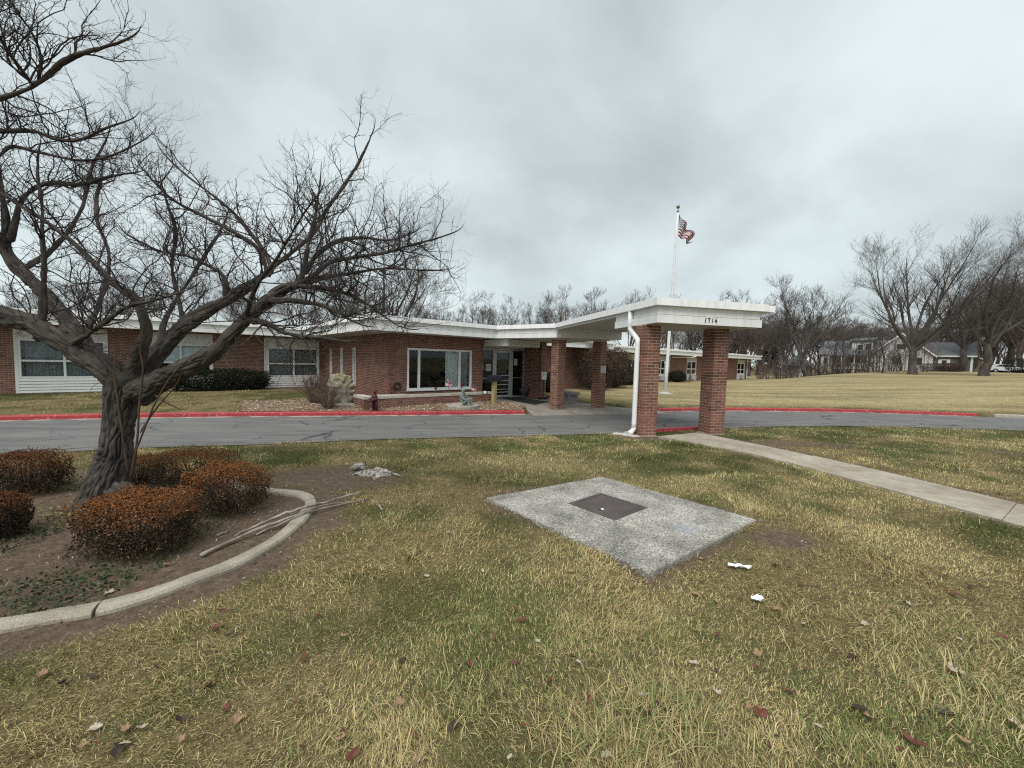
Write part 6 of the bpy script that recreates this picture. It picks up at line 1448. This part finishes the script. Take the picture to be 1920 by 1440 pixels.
for nm, c in (('flag_red', (.22, .025, .04)), ('flag_white', (.62, .60, .60)), ('flag_blue', (.022, .028, .065))): me.materials.append(mat(nm, c, rough=.8))
uL, vL = np.meshgrid((np.arange(nu - 1) + .5) / (nu - 1), (np.arange(nv - 1) + .5) / (nv - 1)); uL, vL = uL.ravel(), vL.ravel(); mi = np.where((uL < .4) & (vL < 7 / 13), 2, (np.floor(vL * 13).astype(int) % 2)); me.polygons.foreach_set('material_index', mi.astype(np.int32))
flag = link('flag', me, None, fq); sol = flag.modifiers.new('thick', 'SOLIDIFY'); sol.thickness = .006; tag(flag, 'red and white striped flag with a blue canton hanging half furled from the flagpole', 'flag')
stars = MB(); P2 = Vf.reshape(nv, nu, 3)
for r in range(9):
    for c in range(6 if r % 2 == 0 else 5):
        uf, vf = (.035 + .066 * c + (.033 if r % 2 else 0)), (.03 + r * .0575); a, b = int(vf * (nv - 1)), int(uf * (nu - 1)); p0 = P2[a, b]; du = P2[a, b + 1] - p0; dv = P2[a + 1, b] - p0; nn = unit(np.cross(du, dv)); p0 = p0 + du * .4 + dv * .4
        for s in (1, -1):
            ang = np.arange(10) * math.pi / 5; rad = np.where(np.arange(10) % 2 == 0, .045, .02); V = p0 + nn * s * .012 + (np.cos(ang) * rad)[:, None] * unit(du) + (np.sin(ang) * rad)[:, None] * unit(dv)
            b0 = stars.n; stars.add(V, np.zeros((0, 4), int)); stars.f.append([list(range(b0, b0 + 10))])
build('stars', stars, MATS['flag_white'], flag)
# ------------------------------------------------------------------ houses beyond the field
M_clap = mat('white_clapboard', (.66, .66, .65), (.55, .56, .56), rough=.7, scale=6, stretch=(.2, .2, 8), coord='obj'); M_shing = mat('grey_shingle', (.115, .12, .128), (.17, .175, .18), rough=.9, scale=5, coord='obj', stretch=(1, 1, 4))
M_hwin = mat('dark_house_glass', (.03, .035, .04), rough=.2, spec=.6); M_green = mat('grey_green_siding', (.15, .155, .125), (.12, .125, .10), rough=.8, scale=5, stretch=(.2, .2, 8))
def hwin(root, x0, x1, y, z0, z1, m=M_clap):
    w = build('window', MB().box(x0, x1, y - .06, y - .001, z0, z1), M_frame, root); build('pane', MB().box(x0 + .1, x1 - .1, y - .075, y - .061, z0 + .1, z1 - .1), M_hwin, w)
def gable(root, x0, x1, y0, y1, z0, ze, zr, m, over=.35, name='wall'):
    """walls with the gable facing -y and its roof"""
    xm = (x0 + x1) / 2; mb = MB(); P = [(x0, z0), (x1, z0), (x1, ze), (xm, zr), (x0, ze)]; b = mb.n
    mb.v.append(np.array([(x, y0, z) for x, z in P] + [(x, y1, z) for x, z in P])); mb.a.append(np.full(10, .5)); mb.n += 10; mb.f.append([[0, 1, 2, 3, 4], [9, 8, 7, 6, 5]] + [[i, 5 + i, 5 + (i + 1) % 5, (i + 1) % 5] for i in range(5)]); build(name, mb, m, root)
    sl = (zr - ze) / (xm - x0)
    for s in (-1, 1):
        xe = xm + s * (xm - x0 + over); zE = ze - over * sl; V = [(xm, y0 - over, zr + .02), (xe, y0 - over, zE + .02), (xe, y1 + over, zE + .02), (xm, y1 + over, zr + .02)]; V = V + [(a, b_, c + .14) for a, b_, c in V]; build('roof', MB().hexa(V), M_shing, root)
        build('barge_board', MB().hexa([(xm, y0 - over - .04, zr - .04), (xe, y0 - over - .04, zE - .04), (xe, y0 - over - .002, zE - .04), (xm, y0 - over - .002, zr - .04), (xm, y0 - over - .04, zr + .2), (xe, y0 - over - .04, zE + .2), (xe, y0 - over - .002, zE + .2), (xm, y0 - over - .002, zr + .2)]), M_white, root)
hY = 60.0; hp = ony(1687, 690, hY); hz = g1(hp[0], hp[1]); ha = math.radians(-38)
# the frame of the house faces the camera: x to the right of the view ray
ha = -math.atan2(hp[0], hp[1])
h1 = thing('white_house', 'white clapboard house with a steep gable and a dormer beyond the field', 'house', (hp[0], hp[1], hz - .1), ha)
D = math.hypot(hp[0], hp[1]); sc_ = D / F_PX * math.cos(math.atan((1687 - 960) / F_PX)); hw = (1738 - 1636) / 2 * sc_ * .82
zr_ = ony(1687, 625, hY)[2] - hz; ze_ = zr_ * .44
gable(h1, -hw, hw, 0, 9, 0, ze_, zr_, M_clap); hwin(h1, -1.0, .2, 0, .9, 2.2); hwin(h1, 1.2, 2.4, 0, .9, 2.2); hwin(h1, -.6, .6, 0, 3.2, 4.2)
lw = 6.4; wl_h = MB().box(-hw - lw, -hw - .02, 1.6, 8, 0, 2.55); build('wall', wl_h, M_clap, h1)
V = [(-hw - lw - .3, 1.2, 2.45), (-hw - .02, 1.2, 2.45), (-hw + 2.6, 5, zr_ * .86), (-hw - lw - .3, 5, zr_ * .86)]; build('roof', MB().hexa(V + [(a, b, c + .14) for a, b, c in V]), M_shing, h1)
V = [(-hw - lw - .3, 8.6, 2.45), (-hw - .02, 8.6, 2.45), (-hw + 2.6, 5.001, zr_ * .86), (-hw - lw - .3, 5.001, zr_ * .86)]; build('roof', MB().hexa(V + [(a, b, c + .14) for a, b, c in V]), M_shing, h1)
dm_ = MB().box(-hw - 2.5, -hw + .1, 2.3, 5, 2.9, zr_ * .83); build('dormer', dm_, M_clap, h1); V = [(-hw - 2.8, 2.0, zr_ * .83), (-hw + .5, 2.0, zr_ * .86), (-hw + .5, 5.2, zr_ * .97), (-hw - 2.8, 5.2, zr_ * .93)]; build('roof', MB().hexa(V + [(a, b, c + .13) for a, b, c in V]), M_shing, h1)
hwin(h1, -hw - 1.9, -hw - 1.0, 2.3, 3.25, 4.25); hwin(h1, -hw - .85, -hw + .02, 2.3, 3.25, 4.45); hwin(h1, -hw - 6.1, -hw - 5.4, 1.6, .9, 2.1); hwin(h1, -hw - 2.6, -hw - 1.2, 1.6, .9, 2.1)
V = [(-hw - 5.2, -.9, 2.25), (-hw - .25, -.9, 2.25), (-hw - .25, 1.6, 2.7), (-hw - 5.2, 1.6, 2.7)]; build('porch_roof', MB().hexa(V + [(a, b, c + .1) for a, b, c in V]), M_shing, h1)
for x in (-hw - 5.1, -hw - 3.5, -hw - 1.9, -hw - .35): build('porch_post', MB().box(x, x + .12, -.85, -.73, 0, 2.26), M_white, h1)
for k in range(18): build('baluster', MB().box(-hw - 5 + k * .26, -hw - 4.95 + k * .26, -.82, -.78, .35, 1.05), M_white, h1)
build('handrail', MB().box(-hw - 5.1, -hw - .3, -.84, -.76, 1.05, 1.12), M_white, h1); build('porch_floor', MB().box(-hw - 5.3, -hw - .2, -.95, 1.6, .15, .34), M_soffit, h1)
gp = ony(1768, 690, 66); gz_ = g1(gp[0], gp[1]); h2 = thing('garage', 'low grey green garage with a dark roof and white corner trim', 'garage', (gp[0], gp[1], gz_ - .1), -math.atan2(gp[0], gp[1]))
build('wall', MB().box(-3.1, 3.2, 0, 7, 0, 2.65), M_green, h2); V = [(-4.4, -.4, 2.55), (3.6, -.4, 2.55), (3.6, 3.5, 4.9), (-4.4, 3.5, 4.9)]; build('roof', MB().hexa(V + [(a, b, c + .14) for a, b, c in V]), M_shing, h2); V = [(-4.4, 7.4, 2.55), (3.6, 7.4, 2.55), (3.6, 3.501, 4.9), (-4.4, 3.501, 4.9)]; build('roof', MB().hexa(V + [(a, b, c + .14) for a, b, c in V]), M_shing, h2)
build('fascia', MB().box(-4.4, 3.6, -.46, -.405, 2.45, 2.68), M_white, h2); build('corner_trim', MB().box(2.95, 3.22, -.04, -.001, 0, 2.65), M_white, h2); w_ = build('window', MB().box(-.6, .75, -.05, -.001, 1.0, 2.05), M_white, h2); build('pane', MB().box(-.2, .35, -.062, -.051, 1.15, 1.9), M_hwin, w_)
build('side_room', MB().box(-6.8, -3.11, -.8, 5, 0, 2.7), M_clap, h2); hwin(h2, -5.4, -4.6, -.8, .8, 2.2); hwin(h2, -4.4, -3.6, -.8, .8, 2.2); V = [(-7.0, -1.1, 2.6), (-2.9, -1.1, 2.6), (-2.9, 3, 4.2), (-7.0, 3, 4.2)]; build('roof', MB().hexa(V + [(a, b, c + .12) for a, b, c in V]), M_shing, h2)
sp3 = ony(1494, 690, 64); h3 = thing('garden_shed', 'low shed with a grey hipped roof behind the wire fence', 'shed', (sp3[0], sp3[1], g1(sp3[0], sp3[1]) - .1), -math.atan2(sp3[0], sp3[1]))
build('wall', MB().box(-2.0, 2.0, 0, 4, 0, 1.9), mat('tan_shed', (.22, .20, .16), (.18, .16, .13)), h3); build('roof', MB().hexa([(-2.5, -.5, 1.85), (2.5, -.5, 1.85), (2.5, 4.5, 1.85), (-2.5, 4.5, 1.85), (-.7, 1.9, 3.3), (.7, 1.9, 3.3), (.7, 2.1, 3.3), (-.7, 2.1, 3.3)]), M_shing, h3); hwin(h3, -1.4, -.5, 0, .8, 1.6); build('door', MB().box(.4, 1.3, -.05, -.001, 0, 1.75), M_white, h3)
h4p = ony(1806, 690, 84); h4 = thing('tan_house', 'small tan house far behind the bare trees', 'house', (h4p[0], h4p[1], g1(h4p[0], h4p[1]) - .1), -math.atan2(h4p[0], h4p[1])); gable(h4, -2.6, 2.6, 0, 7, 0, 2.6, 4.4, mat('tan_siding', (.32, .27, .20), (.27, .23, .17))); hwin(h4, -1.4, -.4, 0, .9, 2.0); hwin(h4, .5, 1.5, 0, .9, 2.0)
# parked cars
def car(label, x, Y, m, rz):
    q = ony(x, 690, Y); o = thing('parked_car', label, 'car', (q[0], q[1], g1(q[0], q[1])), rz)
    prof = [(-2.2, .35), (2.2, .35), (2.25, .7), (1.9, .9), (1.1, .98), (.5, 1.42), (-1.0, 1.45), (-1.8, 1.0), (-2.25, .9)]; mb = MB(); k = len(prof); V = [(a, y, b * 1.0) for y in (-.85, .85) for a, b in prof]; mb.add(V, [[i, (i + 1) % k, k + (i + 1) % k, k + i] for i in range(k)]); mb.f.append([list(range(k)), list(range(2 * k - 1, k - 1, -1))]); body = build('body', mb, m, o)
    for y in (-.853, .853): build('side_window', MB().hexa([(-1.5, y, 1.0), (.95, y, 1.0), (.95, y + .003, 1.0), (-1.5, y + .003, 1.0), (-.95, y, 1.36), (.45, y, 1.36), (.45, y + .003, 1.36), (-.95, y + .003, 1.36)]), M_hwin, body)
    for a in (-1.4, 1.4):
        for y in (-.82, .82):
            wh = build('wheel', MB().tube([(a, y - .1, .33), (a, y + .1, .33)], .33, 16), mat('tyre', (.02, .02, .02)), o); build('rim', MB().tube([(a, y - .11, .33), (a, y + .11, .33)], .19, 12), mat('rim', (.4, .4, .42), rough=.4), wh)
    for y in (-.6, .6): build('headlight', MB().box(2.2, 2.27, y - .15, y + .15, .68, .8), M_paper, o)
car('white parked car under the trees beside the dark conifer', 1886, 68, mat('white_car_paint', (.75, .76, .77), rough=.3), -.6); car('dark parked car under the trees near the pale trunked tree', 1866, 70, mat('dark_car_paint', (.02, .025, .03), rough=.3), .2)
# wire fence with posts
fpts = [ony(x, 692, 56 + (x - 1420) * .012) for x in np.linspace(1424, 1690, 12)]; fz = [g1(p[0], p[1]) for p in fpts]; fo = np.array([*fpts[0][:2], fz[0]]); fen = thing('wire_fence', 'chain link fence with thin posts between the field and the gardens', 'fence', fo)
M_wire = mat('galvanised_wire', (.22, .23, .23), rough=.5, metal=.5)
for p, z in zip(fpts, fz): b = np.array([p[0], p[1], z]) - fo; build('post', MB().tube([b + [0, 0, -.1], b + [0, 0, 1.3]], .04, 6), M_wire, fen)
fm = MB()
for (p, z), (q, z2) in zip(zip(fpts[:-1], fz[:-1]), zip(fpts[1:], fz[1:])):
    a = np.array([p[0], p[1], z]) - fo; b = np.array([q[0], q[1], z2]) - fo; build('rail', MB().tube([a + [0, 0, 1.28], b + [0, 0, 1.28]], .025, 5), M_wire, fen)
    L = np.linalg.norm(b - a); n = int(L / .16)
    P = [];
    for k in range(-8, n): 
        for s in (0, 1):
            t0, t1 = max(0, k / n), min(1, (k + 8) / n); h0, h1_ = (t0 * n - k) / 8, (t1 * n - k) / 8
            if s: h0, h1_ = 1 - h0, 1 - h1_
            P.append([a + (b - a) * t0 + [0, 0, .03 + 1.22 * h0], a + (b - a) * t1 + [0, 0, .03 + 1.22 * h1_]])
    batch_tubes(fm, np.array(P), np.full((len(P), 2), .004), 3)
build('wire_mesh', fm, M_wire, fen, kind='stuff')
